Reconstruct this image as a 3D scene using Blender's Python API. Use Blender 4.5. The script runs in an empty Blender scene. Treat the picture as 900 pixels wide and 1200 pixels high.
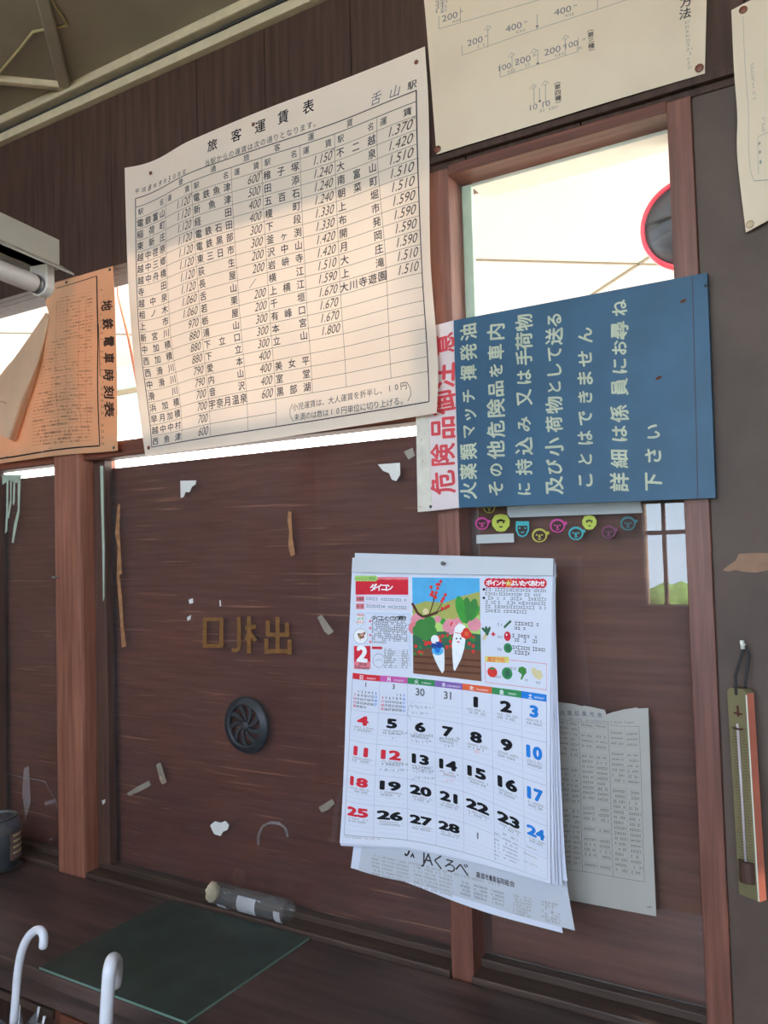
import bpy, math, random
import numpy as np
from mathutils import Vector, Matrix
from mathutils.geometry import tessellate_polygon
random.seed(7)
scene = bpy.context.scene
COL = scene.collection

# ------------------------------------------------------------------ camera, sky, exposure
CAM = np.array([0.0, -1.45, 1.55])
F = 970.0                                   # focal length in pixels of a 900 x 1200 picture
yaw, pitch, roll = [math.radians(a) for a in (31.25, 2.48, -1.63)]
fwd = np.array([-math.sin(yaw)*math.cos(pitch), math.cos(yaw)*math.cos(pitch), math.sin(pitch)])
rt = np.cross(fwd, [0, 0, 1]); rt /= np.linalg.norm(rt)
up = np.cross(rt, fwd)
RT = rt*math.cos(roll) + up*math.sin(roll)
UP = -rt*math.sin(roll) + up*math.cos(roll)
cd = bpy.data.cameras.new('camera'); cam = bpy.data.objects.new('camera', cd); COL.objects.link(cam)
m = Matrix.Identity(4)
for i in range(3):
    m[i][0], m[i][1], m[i][2], m[i][3] = RT[i], UP[i], -fwd[i], CAM[i]
cam.matrix_world = m
cd.sensor_fit = 'VERTICAL'; cd.sensor_height = 36.0; cd.lens = 36.0*F/1200.0
cd.clip_start = 0.02
scene.camera = cam

w = bpy.data.worlds.new('sky'); scene.world = w; w.use_nodes = True
wn = w.node_tree.nodes; wl = w.node_tree.links
bg = wn['Background']
tc = wn.new('ShaderNodeTexCoord'); sep = wn.new('ShaderNodeSeparateXYZ'); wr = wn.new('ShaderNodeValToRGB')
wl.new(tc.outputs['Generated'], sep.inputs[0]); wl.new(sep.outputs[1], wr.inputs[0])
wr.color_ramp.elements[0].position = 0.0; wr.color_ramp.elements[0].color = (0.66, 0.82, 1.0, 1)
wr.color_ramp.elements[1].position = 0.6; wr.color_ramp.elements[1].color = (1.0, 0.97, 0.92, 1)
wl.new(wr.outputs[0], bg.inputs[0]); bg.inputs[1].default_value = 10.0

sl = bpy.data.lights.new('sun', 'SUN'); sl.energy = 62.0; sl.angle = 0.02; sl.color = (1.0, 0.84, 0.73)
so = bpy.data.objects.new('sun', sl); COL.objects.link(so)
so.rotation_euler = Vector((-0.62, 0.05, -0.78)).to_track_quat('-Z', 'Y').to_euler()

scene.view_settings.view_transform = 'Standard'
scene.view_settings.look = 'None'
scene.view_settings.exposure = 0.08
scene.view_settings.gamma = 1.0
scene.view_settings.use_curve_mapping = False

# ------------------------------------------------------------------ helpers
def srgb(r, g, b):
    f = lambda c: (c/255/12.92) if c/255 <= 0.04045 else ((c/255+0.055)/1.055)**2.4
    return (f(r), f(g), f(b), 1.0)

def ray(x, y):
    return RT*(x-450)/F + UP*(600-y)/F + fwd
def at(x, y, Y=0.0):
    d = ray(x, y); return CAM + d*((Y-CAM[1])/d[1])
def at_many(xy, Y):
    xy = np.asarray(xy, float); Y = np.asarray(Y, float)
    d = (xy[:, :1]-450)/F*RT + (600-xy[:, 1:2])/F*UP + fwd
    return CAM + d*((Y-CAM[1])/d[:, 1])[:, None]

MATS = {}
def new_mat(name):
    mt = bpy.data.materials.new(name); mt.use_nodes = True; MATS[name] = mt
    nt = mt.node_tree; return mt, nt.nodes, nt.links, nt.nodes['Principled BSDF']
def coords(n, l, scale, rot=(0, 0, 0), loc=(0, 0, 0)):
    t = n.new('ShaderNodeTexCoord'); mp = n.new('ShaderNodeMapping')
    mp.inputs['Scale'].default_value = scale; mp.inputs['Rotation'].default_value = rot; mp.inputs['Location'].default_value = loc
    l.new(t.outputs['Object'], mp.inputs[0]); return mp.outputs[0]
def noise(n, l, vec, scale, detail=4, rough=0.55):
    t = n.new('ShaderNodeTexNoise'); t.inputs['Scale'].default_value = scale
    t.inputs['Detail'].default_value = detail; t.inputs['Roughness'].default_value = rough
    l.new(vec, t.inputs['Vector']); return t.outputs['Fac']
def ramp(n, l, fac, stops):
    r = n.new('ShaderNodeValToRGB'); e = r.color_ramp.elements
    e[0].position, e[0].color = stops[0]; e[1].position, e[1].color = stops[-1]
    for p, c in stops[1:-1]:
        q = e.new(p); q.color = c
    l.new(fac, r.inputs[0]); return r.outputs[0]
def mix(n, l, fac, a, b, mode='MIX'):
    x = n.new('ShaderNodeMixRGB'); x.blend_type = mode
    for s, v in ((0, fac), (1, a), (2, b)):
        if hasattr(v, 'is_output'): l.new(v, x.inputs[s])
        else: x.inputs[s].default_value = v
    return x.outputs[0]
def bump(n, l, p, h, strength=0.2, dist=0.002):
    b = n.new('ShaderNodeBump'); b.inputs['Strength'].default_value = strength; b.inputs['Distance'].default_value = dist
    l.new(h, b.inputs['Height']); l.new(b.outputs[0], p.inputs['Normal'])

def plain(name, c, rough=0.6, var=0.08, metallic=0.0, scale=30, spec=0.5):
    mt, n, l, p = new_mat(name)
    f = noise(n, l, coords(n, l, (1, 1, 1)), scale)
    k = lambda s: (c[0]*s, c[1]*s, c[2]*s, 1)
    l.new(ramp(n, l, f, [(0.3, k(1-var)), (0.7, k(1+var))]), p.inputs['Base Color'])
    p.inputs['Roughness'].default_value = rough; p.inputs['Metallic'].default_value = metallic
    p.inputs['Specular IOR Level'].default_value = spec
    return mt
def wood(name, dark, light, axis='z', rough=0.55, stretch=14, scale=4, scratch=None, tilt=0.0, spec=0.5):
    mt, n, l, p = new_mat(name)
    s = {'x': (1, stretch, stretch), 'y': (stretch, 1, stretch), 'z': (stretch, stretch, 1)}[axis]
    v = coords(n, l, s, (0, tilt, 0))
    f1 = noise(n, l, v, scale, 6, 0.6)
    f2 = noise(n, l, coords(n, l, (1, 1, 1)), 2.3, 3)
    c = ramp(n, l, f1, [(0.28, dark), (0.72, light)])
    c = mix(n, l, 0.35, c, ramp(n, l, f2, [(0.3, (0.5, 0.5, 0.5, 1)), (0.7, (1.35, 1.35, 1.35, 1))]), 'MULTIPLY')
    if scratch:
        f3 = noise(n, l, coords(n, l, (1.6, 1, 55), (0, tilt, 0), (3.1, 0, 1.7)), 2.2, 2, 0.5)
        c = mix(n, l, ramp(n, l, f3, [(0.645, (0, 0, 0, 1)), (0.73, (0.75, 0.75, 0.75, 1))]), c, scratch)
        f4 = noise(n, l, coords(n, l, (2.6, 1, 70), (0, tilt*2.4, 0), (9.1, 0, 4.7)), 2.6, 2, 0.5)
        c = mix(n, l, ramp(n, l, f4, [(0.68, (0, 0, 0, 1)), (0.75, (0.6, 0.6, 0.6, 1))]), c, scratch)
    l.new(c, p.inputs['Base Color']); p.inputs['Roughness'].default_value = rough
    p.inputs['Specular IOR Level'].default_value = spec
    bump(n, l, p, f1, 0.25, 0.002)
    return mt
def paper(name, c, trans=0.3, var=0.05, scale=7, stain=None):
    mt, n, l, p = new_mat(name)
    f = noise(n, l, coords(n, l, (1, 1, 1)), scale, 5)
    k = lambda s: (c[0]*s, c[1]*s, c[2]*s, 1)
    col = ramp(n, l, f, [(0.3, k(1-var)), (0.7, k(1+var))])
    if stain:
        f2 = noise(n, l, coords(n, l, (1, 1, 1), (0, 0, 0), (4, 2, 7)), 3.0, 3)
        col = mix(n, l, ramp(n, l, f2, [(0.5, (0, 0, 0, 1)), (0.75, (0.7, 0.7, 0.7, 1))]), col, stain)
    d = n.new('ShaderNodeBsdfDiffuse'); t = n.new('ShaderNodeBsdfTranslucent'); mx = n.new('ShaderNodeMixShader')
    l.new(col, d.inputs[0]); l.new(col, t.inputs[0]); mx.inputs[0].default_value = trans
    l.new(d.outputs[0], mx.inputs[1]); l.new(t.outputs[0], mx.inputs[2])
    l.new(mx.outputs[0], n['Material Output'].inputs[0]); n.remove(p)
    return mt
def ink(name, c): return plain(name, c, 0.9, 0.06, 0, 60, 0.1)
def glass(name, tint=(1, 1, 1, 1), dust=0.03, rough=0.0, refl=0.04, dustcol=(0.6, 0.62, 0.65, 1)):
    """thin pane: see-through, mirror-like at a grazing angle, a little dusty"""
    mt, n, l, p = new_mat(name); n.remove(p)
    g = n.new('ShaderNodeNewGeometry'); dt = n.new('ShaderNodeVectorMath'); dt.operation = 'DOT_PRODUCT'
    l.new(g.outputs['Incoming'], dt.inputs[0]); l.new(g.outputs['Normal'], dt.inputs[1])
    def mth(op, a, b=None):
        x = n.new('ShaderNodeMath'); x.operation = op
        for i, v in enumerate((a, b)):
            if v is None: continue
            if hasattr(v, 'is_output'): l.new(v, x.inputs[i])
            else: x.inputs[i].default_value = v
        return x.outputs[0]
    c = mth('ABSOLUTE', dt.outputs['Value']); o = mth('SUBTRACT', 1.0, c)
    fr = mth('ADD', mth('MULTIPLY', mth('POWER', o, 5.0), 1-refl), refl)
    tr = n.new('ShaderNodeBsdfTransparent'); tr.inputs[0].default_value = tint
    gl = n.new('ShaderNodeBsdfGlossy'); gl.inputs['Roughness'].default_value = rough
    df = n.new('ShaderNodeBsdfDiffuse'); df.inputs[0].default_value = dustcol
    m1 = n.new('ShaderNodeMixShader'); l.new(fr, m1.inputs[0]); l.new(tr.outputs[0], m1.inputs[1]); l.new(gl.outputs[0], m1.inputs[2])
    f = noise(n, l, coords(n, l, (1, 1, 1)), 9, 5)
    fd = mth('MULTIPLY', f, dust*2)
    m2 = n.new('ShaderNodeMixShader'); l.new(fd, m2.inputs[0]); l.new(m1.outputs[0], m2.inputs[1]); l.new(df.outputs[0], m2.inputs[2])
    l.new(m2.outputs[0], n['Material Output'].inputs[0])
    return mt

class MB:
    """collects faces and links them as one mesh object"""
    def __init__(s): s.v = []; s.f = []; s.mi = []; s.slots = []
    def slot(s, name):
        if name not in s.slots: s.slots.append(name)
        return s.slots.index(name)
    def add(s, vs, fs, mat):
        b = len(s.v); k = s.slot(mat)
        s.v += [tuple(map(float, q)) for q in vs]; s.f += [tuple(b+i for i in q) for q in fs]; s.mi += [k]*len(fs)
    def box(s, x0, x1, y0, y1, z0, z1, mat):
        vs = [(x, y, z) for x in (x0, x1) for y in (y0, y1) for z in (z0, z1)]
        s.add(vs, [(0, 1, 3, 2), (4, 6, 7, 5), (0, 4, 5, 1), (2, 3, 7, 6), (0, 2, 6, 4), (1, 5, 7, 3)], mat)
    def bar(s, a, b, wd, ht, mat, upv=(0, 0, 1)):
        a, b = np.array(a, float), np.array(b, float); d = (b-a)/np.linalg.norm(b-a)
        sd = np.cross(d, upv); sd /= np.linalg.norm(sd); u = np.cross(sd, d)
        vs = [p + sd*i*wd/2 + u*j*ht/2 for p in (a, b) for i, j in ((-1, -1), (1, -1), (1, 1), (-1, 1))]
        s.add(vs, [(0, 1, 2, 3), (7, 6, 5, 4), (0, 4, 5, 1), (1, 5, 6, 2), (2, 6, 7, 3), (3, 7, 4, 0)], mat)
    def tube(s, pts, r, mat, seg=10, cap=True):
        pts = [np.array(p, float) for p in pts]; n = len(pts); rs = r if hasattr(r, '__len__') else [r]*n
        vs = []; prev = None
        for i, p in enumerate(pts):
            t = pts[min(i+1, n-1)]-pts[max(i-1, 0)]; t /= np.linalg.norm(t)
            if prev is None:
                prev = np.cross(t, [0, 0, 1] if abs(t[2]) < 0.9 else [1, 0, 0])
            e = prev - t*np.dot(prev, t); e /= np.linalg.norm(e); prev = e; g = np.cross(t, e)
            for k in range(seg):
                a = 2*math.pi*k/seg; vs.append(p + rs[i]*(math.cos(a)*e + math.sin(a)*g))
        fs = [(i*seg+k, i*seg+(k+1) % seg, (i+1)*seg+(k+1) % seg, (i+1)*seg+k) for i in range(n-1) for k in range(seg)]
        if cap: fs += [tuple(range(seg-1, -1, -1)), tuple((n-1)*seg+k for k in range(seg))]
        s.add(vs, fs, mat)
    def lathe(s, prof, mat, origin=(0, 0, 0), axis='z', seg=32, closed=False):
        """prof: (radius, height) pairs turned about the axis"""
        vs = []; o = np.array(origin, float)
        for r, h in prof:
            for k in range(seg):
                a = 2*math.pi*k/seg; c, d = r*math.cos(a), r*math.sin(a)
                vs.append(o + (np.array([c, d, h]) if axis == 'z' else np.array([c, -h, d])))
        n = len(prof); R = range(n if closed else n-1)
        fs = [(i*seg+k, i*seg+(k+1) % seg, ((i+1) % n)*seg+(k+1) % seg, ((i+1) % n)*seg+k) for i in R for k in range(seg)]
        if not closed:
            if prof[0][0] > 1e-6: fs.append(tuple(range(seg-1, -1, -1)))
            if prof[-1][0] > 1e-6: fs.append(tuple((n-1)*seg+k for k in range(seg)))
        s.add(vs, fs, mat)
    def plate(s, px, Y, th, mat, sink=0.0):
        """outline (pixels of the photograph, on the plane at depth Y) given a thickness towards the room"""
        fr = at_many(px, [Y]*len(px)); n = len(fr)
        a2 = sum(fr[i][0]*fr[(i+1) % n][2]-fr[(i+1) % n][0]*fr[i][2] for i in range(n))
        if a2 < 0: fr = fr[::-1]
        f1 = fr+np.array([0, -th, 0]); vs = list(f1)+list(fr)
        tri = tessellate_polygon([[Vector((q[0], q[2], 0)) for q in fr]])
        fs = []
        for t in tri:
            a, b, c = [fr[i] for i in t]
            ccw = (b[0]-a[0])*(c[2]-a[2])-(b[2]-a[2])*(c[0]-a[0]) > 0
            t = tuple(t) if ccw else tuple(t[::-1])
            fs.append(t); fs.append(tuple(n+i for i in t[::-1]))
        fs += [(i, n+i, n+(i+1) % n, (i+1) % n) for i in range(n)]
        s.add(vs, fs, mat)
    def build(s, name, parent=None, smooth=False, bevel=0):
        me = bpy.data.meshes.new(name)
        o0 = np.array(parent['_o'] if parent is not None and '_o' in parent else (0, 0, 0), float)
        me.from_pydata([tuple(np.array(q)-o0) for q in s.v], [], s.f)
        for k in s.slots: me.materials.append(MATS[k])
        me.polygons.foreach_set('material_index', s.mi)
        if smooth: me.polygons.foreach_set('use_smooth', [True]*len(me.polygons))
        me.update()
        o = bpy.data.objects.new(name, me); COL.objects.link(o)
        if parent is not None:
            o.parent = parent
            if '_o' in parent: o['_o'] = list(parent['_o'])
        if bevel:
            b = o.modifiers.new('edge', 'BEVEL'); b.width = bevel; b.segments = 2; b.limit_method = 'ANGLE'
        return o
def empty(name, loc=(0, 0, 0)):
    o = bpy.data.objects.new(name, None); COL.objects.link(o); o.location = tuple(map(float, loc)); o['_o'] = [float(q) for q in loc]
    o.empty_display_size = 0.05
    return o
def tag(o, label, cat, group=None):
    o['label'] = label; o['category'] = cat
    if group: o['group'] = group
    return o
def struct(o): o['kind'] = 'structure'; return o

# ---- lettering: glyph outlines come from the built-in font
_tc = bpy.data.curves.new('glyph', 'FONT'); _tc.resolution_u = 3
_to = bpy.data.objects.new('glyph', _tc); COL.objects.link(_to)
_gc = {}
def glyph(s, bold=0.0):
    k = (s, bold)
    if k not in _gc:
        _tc.body = s
        bpy.context.view_layer.update()
        dg = bpy.context.evaluated_depsgraph_get(); ev = _to.evaluated_get(dg)
        me = ev.to_mesh()
        v = np.array([(q.co.x, q.co.y) for q in me.vertices]).reshape(-1, 2); f = [tuple(p.vertices) for p in me.polygons]
        ev.to_mesh_clear()
        if ord(s[0]) > 0x2000 and len(s) == 1: c = np.array([0.5, 0.38])
        else: c = np.array([(v[:, 0].min()+v[:, 0].max())/2, 0.345]) if len(v) else np.zeros(2)
        v = v-c if len(v) else v
        n0 = len(v)
        if bold > 0 and len(v):
            m = 4 if bold < 0.03 else 8; V = [v]; Fs = list(f)
            for i in range(m):
                a = 2*math.pi*i/m; Fs += [tuple(q+len(v)*(i+1) for q in p) for p in f]; V.append(v+bold*np.array([math.cos(a), math.sin(a)]))
            v = np.concatenate(V); f = Fs
        _gc[k] = (v, f, np.repeat(np.arange(len(v)//max(n0, 1)) if n0 else [0], max(n0, 1))[:len(v)]*1.6e-5)
    return _gc[k]

def herm(xs, Y, x):
    """cubic through Y (n, ...) at xs, read at x (m,)"""
    n = len(xs)
    T = np.gradient(Y, xs, axis=0) if n > 2 else np.repeat((Y[1:]-Y[:1])/(xs[1]-xs[0]), 2, axis=0)
    i = np.clip(np.searchsorted(xs, x)-1, 0, n-2); h = xs[i+1]-xs[i]; t = (x-xs[i])/h
    sh = (len(x),)+(1,)*(Y.ndim-1); t = t.reshape(sh); h = h.reshape(sh)
    return (2*t**3-3*t**2+1)*Y[i]+(t**3-2*t**2+t)*h*T[i]+(-2*t**3+3*t**2)*Y[i+1]+(t**3-t**2)*h*T[i+1]

class Sheet:
    """a curved sheet (paper or board): us, vs in metres, ctrl[row][col] = (x, y of the photograph, depth)"""
    def __init__(s, us, vs, ctrl, thick=0.0005):
        s.us = np.array(us, float); s.vs = np.array(vs, float); s.c = np.array(ctrl, float); s.th = thick
        if s.vs[0] > s.vs[-1]: s.vs = s.vs[::-1]; s.c = s.c[::-1]
        s.mb = MB(); s.q = []; s.n = 0
        g = np.linspace(0, 1, 41)
        U, V = np.meshgrid(s.us[0]+(s.us[-1]-s.us[0])*g, s.vs[0]+(s.vs[-1]-s.vs[0])*g)
        s._uv = np.stack([U.ravel(), V.ravel()], 1); s._px = s.raw(s._uv)[:, :2]
    def raw(s, uv):
        A = herm(s.us, s.c.transpose(1, 0, 2), uv[:, 0])       # (m, rows, 3)
        B = A.transpose(1, 0, 2)
        xs = s.vs; n = len(xs)
        T = np.gradient(B, xs, axis=0) if n > 2 else np.repeat((B[1:]-B[:1])/(xs[1]-xs[0]), 2, axis=0)
        v = uv[:, 1]; i = np.clip(np.searchsorted(xs, v)-1, 0, n-2); h = (xs[i+1]-xs[i])[:, None]; t = (v-xs[i])[:, None]/h
        j = np.arange(len(v))
        return (2*t**3-3*t**2+1)*B[i, j]+(t**3-2*t**2+t)*h*T[i, j]+(-2*t**3+3*t**2)*B[i+1, j]+(t**3-t**2)*h*T[i+1, j]
    def pos(s, uv, h=None):
        uv = np.asarray(uv, float)
        P = lambda a: (lambda r: at_many(r[:, :2], r[:, 2]))(s.raw(a))
        p = P(uv)
        if h is None: return p
        e = 1e-3; du = P(uv+[e, 0])-P(uv-[e, 0]); dv = P(uv+[0, e])-P(uv-[0, e])
        n = np.cross(du, dv); n /= np.linalg.norm(n, axis=1)[:, None]
        return p+n*np.asarray(h).reshape(-1, 1)
    def inv(s, x, y):
        """sheet coordinates of a point read off the photograph"""
        k = np.argmin(((s._px-[x, y])**2).sum(1)); uv = s._uv[k].copy()
        for _ in range(6):
            e = 1e-4; b = s.raw(np.array([uv, uv+[e, 0], uv+[0, e]]))[:, :2]
            J = np.stack([(b[1]-b[0])/e, (b[2]-b[0])/e], 1)
            uv = uv+np.clip(np.linalg.solve(J, np.array([x, y])-b[0]), -0.05, 0.05)
        return uv
    def put(s, uv, faces, mat, layer=1, dh=0.0):
        s.q.append((np.asarray(uv, float), faces, mat, 0.0002+0.00022*layer+dh))
    def poly(s, pts, mat, layer=1, cell=0.03):
        pts = [np.array(p, float) for p in pts]
        if len(pts) < 3: return
        for t in tessellate_polygon([[Vector((p[0], p[1], 0)) for p in pts]]):
            s._clip([pts[i] for i in t], mat, layer, cell)
    def _clip(s, tri, mat, layer, cell):
        a = np.array(tri); lo, hi = a.min(0), a.max(0)
        if (tri[1][0]-tri[0][0])*(tri[2][1]-tri[0][1])-(tri[1][1]-tri[0][1])*(tri[2][0]-tri[0][0]) < 0: tri = tri[::-1]
        def cut(P, ax, val, keep_less):
            out = []
            for i in range(len(P)):
                p, q = P[i], P[(i+1) % len(P)]
                ip, iq = (p[ax] <= val) == keep_less, (q[ax] <= val) == keep_less
                if ip: out.append(p)
                if ip != iq: out.append(p+(q-p)*((val-p[ax])/(q[ax]-p[ax])))
            return out
        def slabs(P, ax):
            a = np.array(P); l0, h0 = a[:, ax].min(), a[:, ax].max(); n = max(1, int(math.ceil((h0-l0)/cell))); res = []
            for k in range(n):
                Q = P
                if k > 0: Q = cut(Q, ax, l0+(h0-l0)*k/n, False)
                if k < n-1 and len(Q) >= 3: Q = cut(Q, ax, l0+(h0-l0)*(k+1)/n, True)
                if len(Q) >= 3: res.append(Q)
            return res
        for Q in slabs(tri, 0):
            for R in slabs(Q, 1): s.put(R, [tuple(range(len(R)))], mat, layer)
    def rect(s, u0, v0, u1, v1, mat, layer=1):
        s.poly([(u0, v0), (u1, v0), (u1, v1), (u0, v1)], mat, layer)
    def line(s, pts, wd, mat, layer=1):
        pts = [np.array(p, float) for p in pts]
        for a, b in zip(pts, pts[1:]):
            L = np.linalg.norm(b-a)
            if L < 1e-7: continue
            n = max(1, int(math.ceil(L/0.02))); d = (b-a)/L; e = np.array([-d[1], d[0]])*wd/2
            uv = []
            for k in range(n+1): p = a+(b-a)*k/n; uv += [p-e, p+e]
            s.put(uv, [(2*k, 2*k+2, 2*k+3, 2*k+1) for k in range(n)], mat, layer)
    def disc(s, c, ru, rv, mat, layer=1, n=18, rot=0.0):
        c = np.asarray(c, float); ca, sa = math.cos(rot), math.sin(rot)
        pts = []
        for k in range(n):
            a = 2*math.pi*k/n; x, y = ru*math.cos(a), rv*math.sin(a); pts.append((c[0]+x*ca-y*sa, c[1]+x*sa+y*ca))
        s.put(pts, [tuple(range(n))], mat, layer)
    def ring(s, c, ru, rv, wd, mat, layer=1, n=20):
        s.line([(c[0]+ru*math.cos(2*math.pi*k/n), c[1]+rv*math.sin(2*math.pi*k/n)) for k in range(n+1)], wd, mat, layer)
    def text(s, t, u, v, size, mat, rot=0.0, bold=0.0, sx=1.0, shear=0.0, align='c', layer=1):
        if t in ' \u3000': return
        gv, gf, gh = glyph(t, bold)
        if not len(gv): return
        x = gv[:, 0]*size*sx; y = gv[:, 1]*size
        if align == 'l': x = x-x.min()
        if align == 'r': x = x-x.max()
        x = x+shear*y; ca, sa = math.cos(rot), math.sin(rot)
        s.put(np.stack([u+x*ca-y*sa, v+x*sa+y*ca], 1), gf, mat, layer, gh)
    def spread(s, t, u0, u1, v0, v1, size, mat, **k):
        """characters of t spaced evenly from (u0, v0) to (u1, v1)"""
        n = len(t)
        for i, ch in enumerate(t):
            f = 0.5 if n == 1 else i/(n-1)
            s.text(ch, u0+(u1-u0)*f, v0+(v1-v0)*f, size, mat, **k)
    def dashes(s, u0, u1, v, h, mat, seed=0, fill=0.8, layer=1):
        """a line of print too small to read: strokes of varied width"""
        mat = {'ink soft': 'ink grey', 'ink black': 'ink soft', 'ink grey': 'ink faint'}.get(mat, mat)
        rn = random.Random(seed*7919+int(abs(u0)*1e4)+int(abs(v)*1e5)); u = u0
        while u < u1:
            wd = h*rn.uniform(0.45, 0.95)
            if rn.random() < fill:
                hh = h*rn.uniform(0.55, 1.0)
                s.put([(u, v-hh/2), (min(u+wd, u1), v-hh/2), (min(u+wd, u1), v-hh/2+h*0.16), (u, v-hh/2+h*0.16)], [(0, 1, 2, 3)], mat, layer)
                s.put([(u, v+hh/2-h*0.16), (min(u+wd, u1), v+hh/2-h*0.16), (min(u+wd, u1), v+hh/2), (u, v+hh/2)], [(0, 1, 2, 3)], mat, layer)
                k = u+wd*rn.uniform(0.2, 0.7)
                s.put([(k, v-hh/2), (k+h*0.16, v-hh/2), (k+h*0.16, v+hh/2), (k, v+hh/2)], [(0, 1, 2, 3)], mat, layer)
            u += wd+h*0.15
    def base(s, mat, nu=40, nv=40, outline=None, back=None):
        us = np.linspace(s.us[0], s.us[-1], nu+1); vs = np.linspace(s.vs[0], s.vs[-1], nv+1)
        uv = np.array([(u, v) for v in vs for u in us]); f = s.pos(uv, np.zeros(len(uv))); b = s.pos(uv, np.full(len(uv), -s.th))
        W = nu+1; N = len(uv)
        fs = [(j*W+i, j*W+i+1, (j+1)*W+i+1, (j+1)*W+i) for j in range(nv) for i in range(nu)]
        bs = [tuple(N+q for q in r[::-1]) for r in fs]
        rim = [i for i in range(W)]+[j*W+nu for j in range(1, nv+1)]+[nv*W+i for i in range(nu-1, -1, -1)]+[j*W for j in range(nv-1, 0, -1)]
        rs = [(rim[(k+1) % len(rim)], rim[k], N+rim[k], N+rim[(k+1) % len(rim)]) for k in range(len(rim))]
        s.mb.add(list(f)+list(b), fs, mat); nb = len(s.mb.v)-2*N
        k = s.mb.slot(back or mat)
        s.mb.f += [tuple(nb+i for i in q) for q in bs+rs]; s.mb.mi += [k]*(len(bs)+len(rs))
    def build(s, name, parent=None):
        if s.q:
            P = s.pos(np.concatenate([a for a, *_ in s.q]), np.concatenate([np.zeros(len(a))+h for a, _, _, h in s.q]))
            i = 0
            for a, f, mt, h in s.q:
                s.mb.add(P[i:i+len(a)], f, mt); i += len(a)
        return s.mb.build(name, parent)

def pin(parent, p, r, mat, name='thumbtack', n=(0, -1, 0)):
    """a domed drawing pin at p, its shaft in the wall"""
    b = MB(); b.lathe([(0.0008, -0.004), (r*0.98, -0.0004), (r, 0.0006), (r*0.8, 0.0016), (r*0.4, 0.0022), (0, 0.0024)], mat, p, 'y', 16)
    return b.build(name, parent, smooth=True)

# ------------------------------------------------------------------ materials
wood('wall wood', srgb(58, 41, 35), srgb(86, 64, 55), 'z', 0.6, 20, 3, spec=0.25)
wood('post wood', srgb(122, 76, 60), srgb(168, 110, 90), 'z', 0.5, 22, 4, spec=0.3)
wood('frame wood', srgb(96, 58, 46), srgb(138, 88, 74), 'z', 0.5, 22, 5)
wood('rail wood', srgb(84, 46, 34), srgb(126, 74, 58), 'x', 0.5, 22, 5)
wood('sash wood', srgb(70, 46, 38), srgb(102, 72, 60), 'z', 0.55, 22, 5)
wood('sill wood', srgb(52, 38, 33), srgb(88, 68, 58), 'x', 0.6, 20, 5)
wood('board wood', srgb(82, 37, 28), srgb(114, 60, 46), 'x', 0.55, 16, 5, scratch=srgb(158, 104, 80), tilt=0.06, spec=0.3)
wood('plain board', srgb(88, 46, 33), srgb(122, 72, 54), 'x', 0.55, 16, 4, tilt=0.03, spec=0.35)
wood('counter wood', srgb(52, 42, 41), srgb(104, 82, 77), 'x', 0.38, 10, 3)
wood('drawer wood', srgb(88, 48, 36), srgb(122, 72, 54), 'x', 0.5, 16, 4)
plain('pillar paint', srgb(94, 78, 70), 0.6, 0.22, scale=6, spec=0.25)
plain('ceiling board', srgb(146, 138, 124), 0.75, 0.1, scale=5, spec=0.2)
plain('ceiling strip', srgb(190, 178, 150), 0.6, 0.1)
plain('dark gap', srgb(34, 30, 28), 0.9, 0.1)
plain('room wall', srgb(146, 126, 108), 0.9, 0.06, scale=4)
plain('floor concrete', srgb(140, 128, 112), 0.85, 0.12, scale=5)
plain('ground', srgb(196, 188, 172), 0.95, 0.08, scale=2)
plain('cream paint', srgb(190, 184, 173), 0.8, 0.03, scale=3)
plain('ceiling seam', srgb(120, 104, 78), 0.8, 0.1)
plain('green wall paint', srgb(150, 164, 152), 0.8, 0.05)
plain('mint paint', srgb(186, 202, 182), 0.55, 0.1)
plain('leaf green', srgb(104, 140, 70), 0.8, 0.4, scale=12)
plain('white paint', srgb(222, 220, 208), 0.45, 0.05)
plain('lamp grey', srgb(176, 172, 162), 0.4, 0.05)
plain('tube glass', srgb(238, 232, 228), 0.25, 0.01)
plain('steel', srgb(150, 150, 152), 0.35, 0.15, 0.9)
plain('dark steel', srgb(62, 64, 68), 0.5, 0.3, 0.3, 40)
plain('brown tack', srgb(120, 66, 48), 0.4, 0.1)
plain('grey tack', srgb(86, 82, 78), 0.4, 0.1, 0.6)
plain('cream tack', srgb(206, 176, 142), 0.4, 0.05)
plain('cord', srgb(52, 50, 50), 0.8, 0.1)
plain('red cord', srgb(196, 120, 100), 0.8, 0.3, scale=160)
plain('cable', srgb(170, 156, 112), 0.6, 0.1)
plain('handle white', srgb(232, 234, 244), 0.25, 0.02)
plain('mirror back', srgb(40, 40, 42), 0.5, 0.15)
plain('mirror rim', srgb(214, 40, 62), 0.4, 0.05)
plain('mat green', srgb(54, 68, 62), 0.45, 0.3, scale=14)
plain('mat edge', srgb(110, 140, 128), 0.3, 0.05)
plain('blue paint', srgb(36, 82, 112), 0.5, 0.16, scale=9)
plain('pale strip', srgb(226, 208, 208), 0.6, 0.06, scale=16)
plain('cream strip', srgb(216, 208, 194), 0.6, 0.1, scale=40)
plain('sign letter', srgb(188, 192, 168), 0.7, 0.12, scale=60)
plain('sign red', srgb(214, 70, 78), 0.7, 0.15, scale=40)
plain('gold paint', srgb(124, 82, 36), 0.6, 0.25, scale=60)
plain('tan scrape', srgb(166, 116, 78), 0.8, 0.3, scale=70)
plain('torn brown paper', srgb(148, 114, 92), 0.85, 0.18, scale=40)
plain('olive board', srgb(124, 114, 80), 0.6, 0.08, scale=30)
plain('orange side', srgb(206, 120, 96), 0.6, 0.06)
plain('pale edge', srgb(226, 226, 210), 0.5, 0.03)
plain('thermometer rod', srgb(190, 176, 178), 0.2, 0.02)
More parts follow.
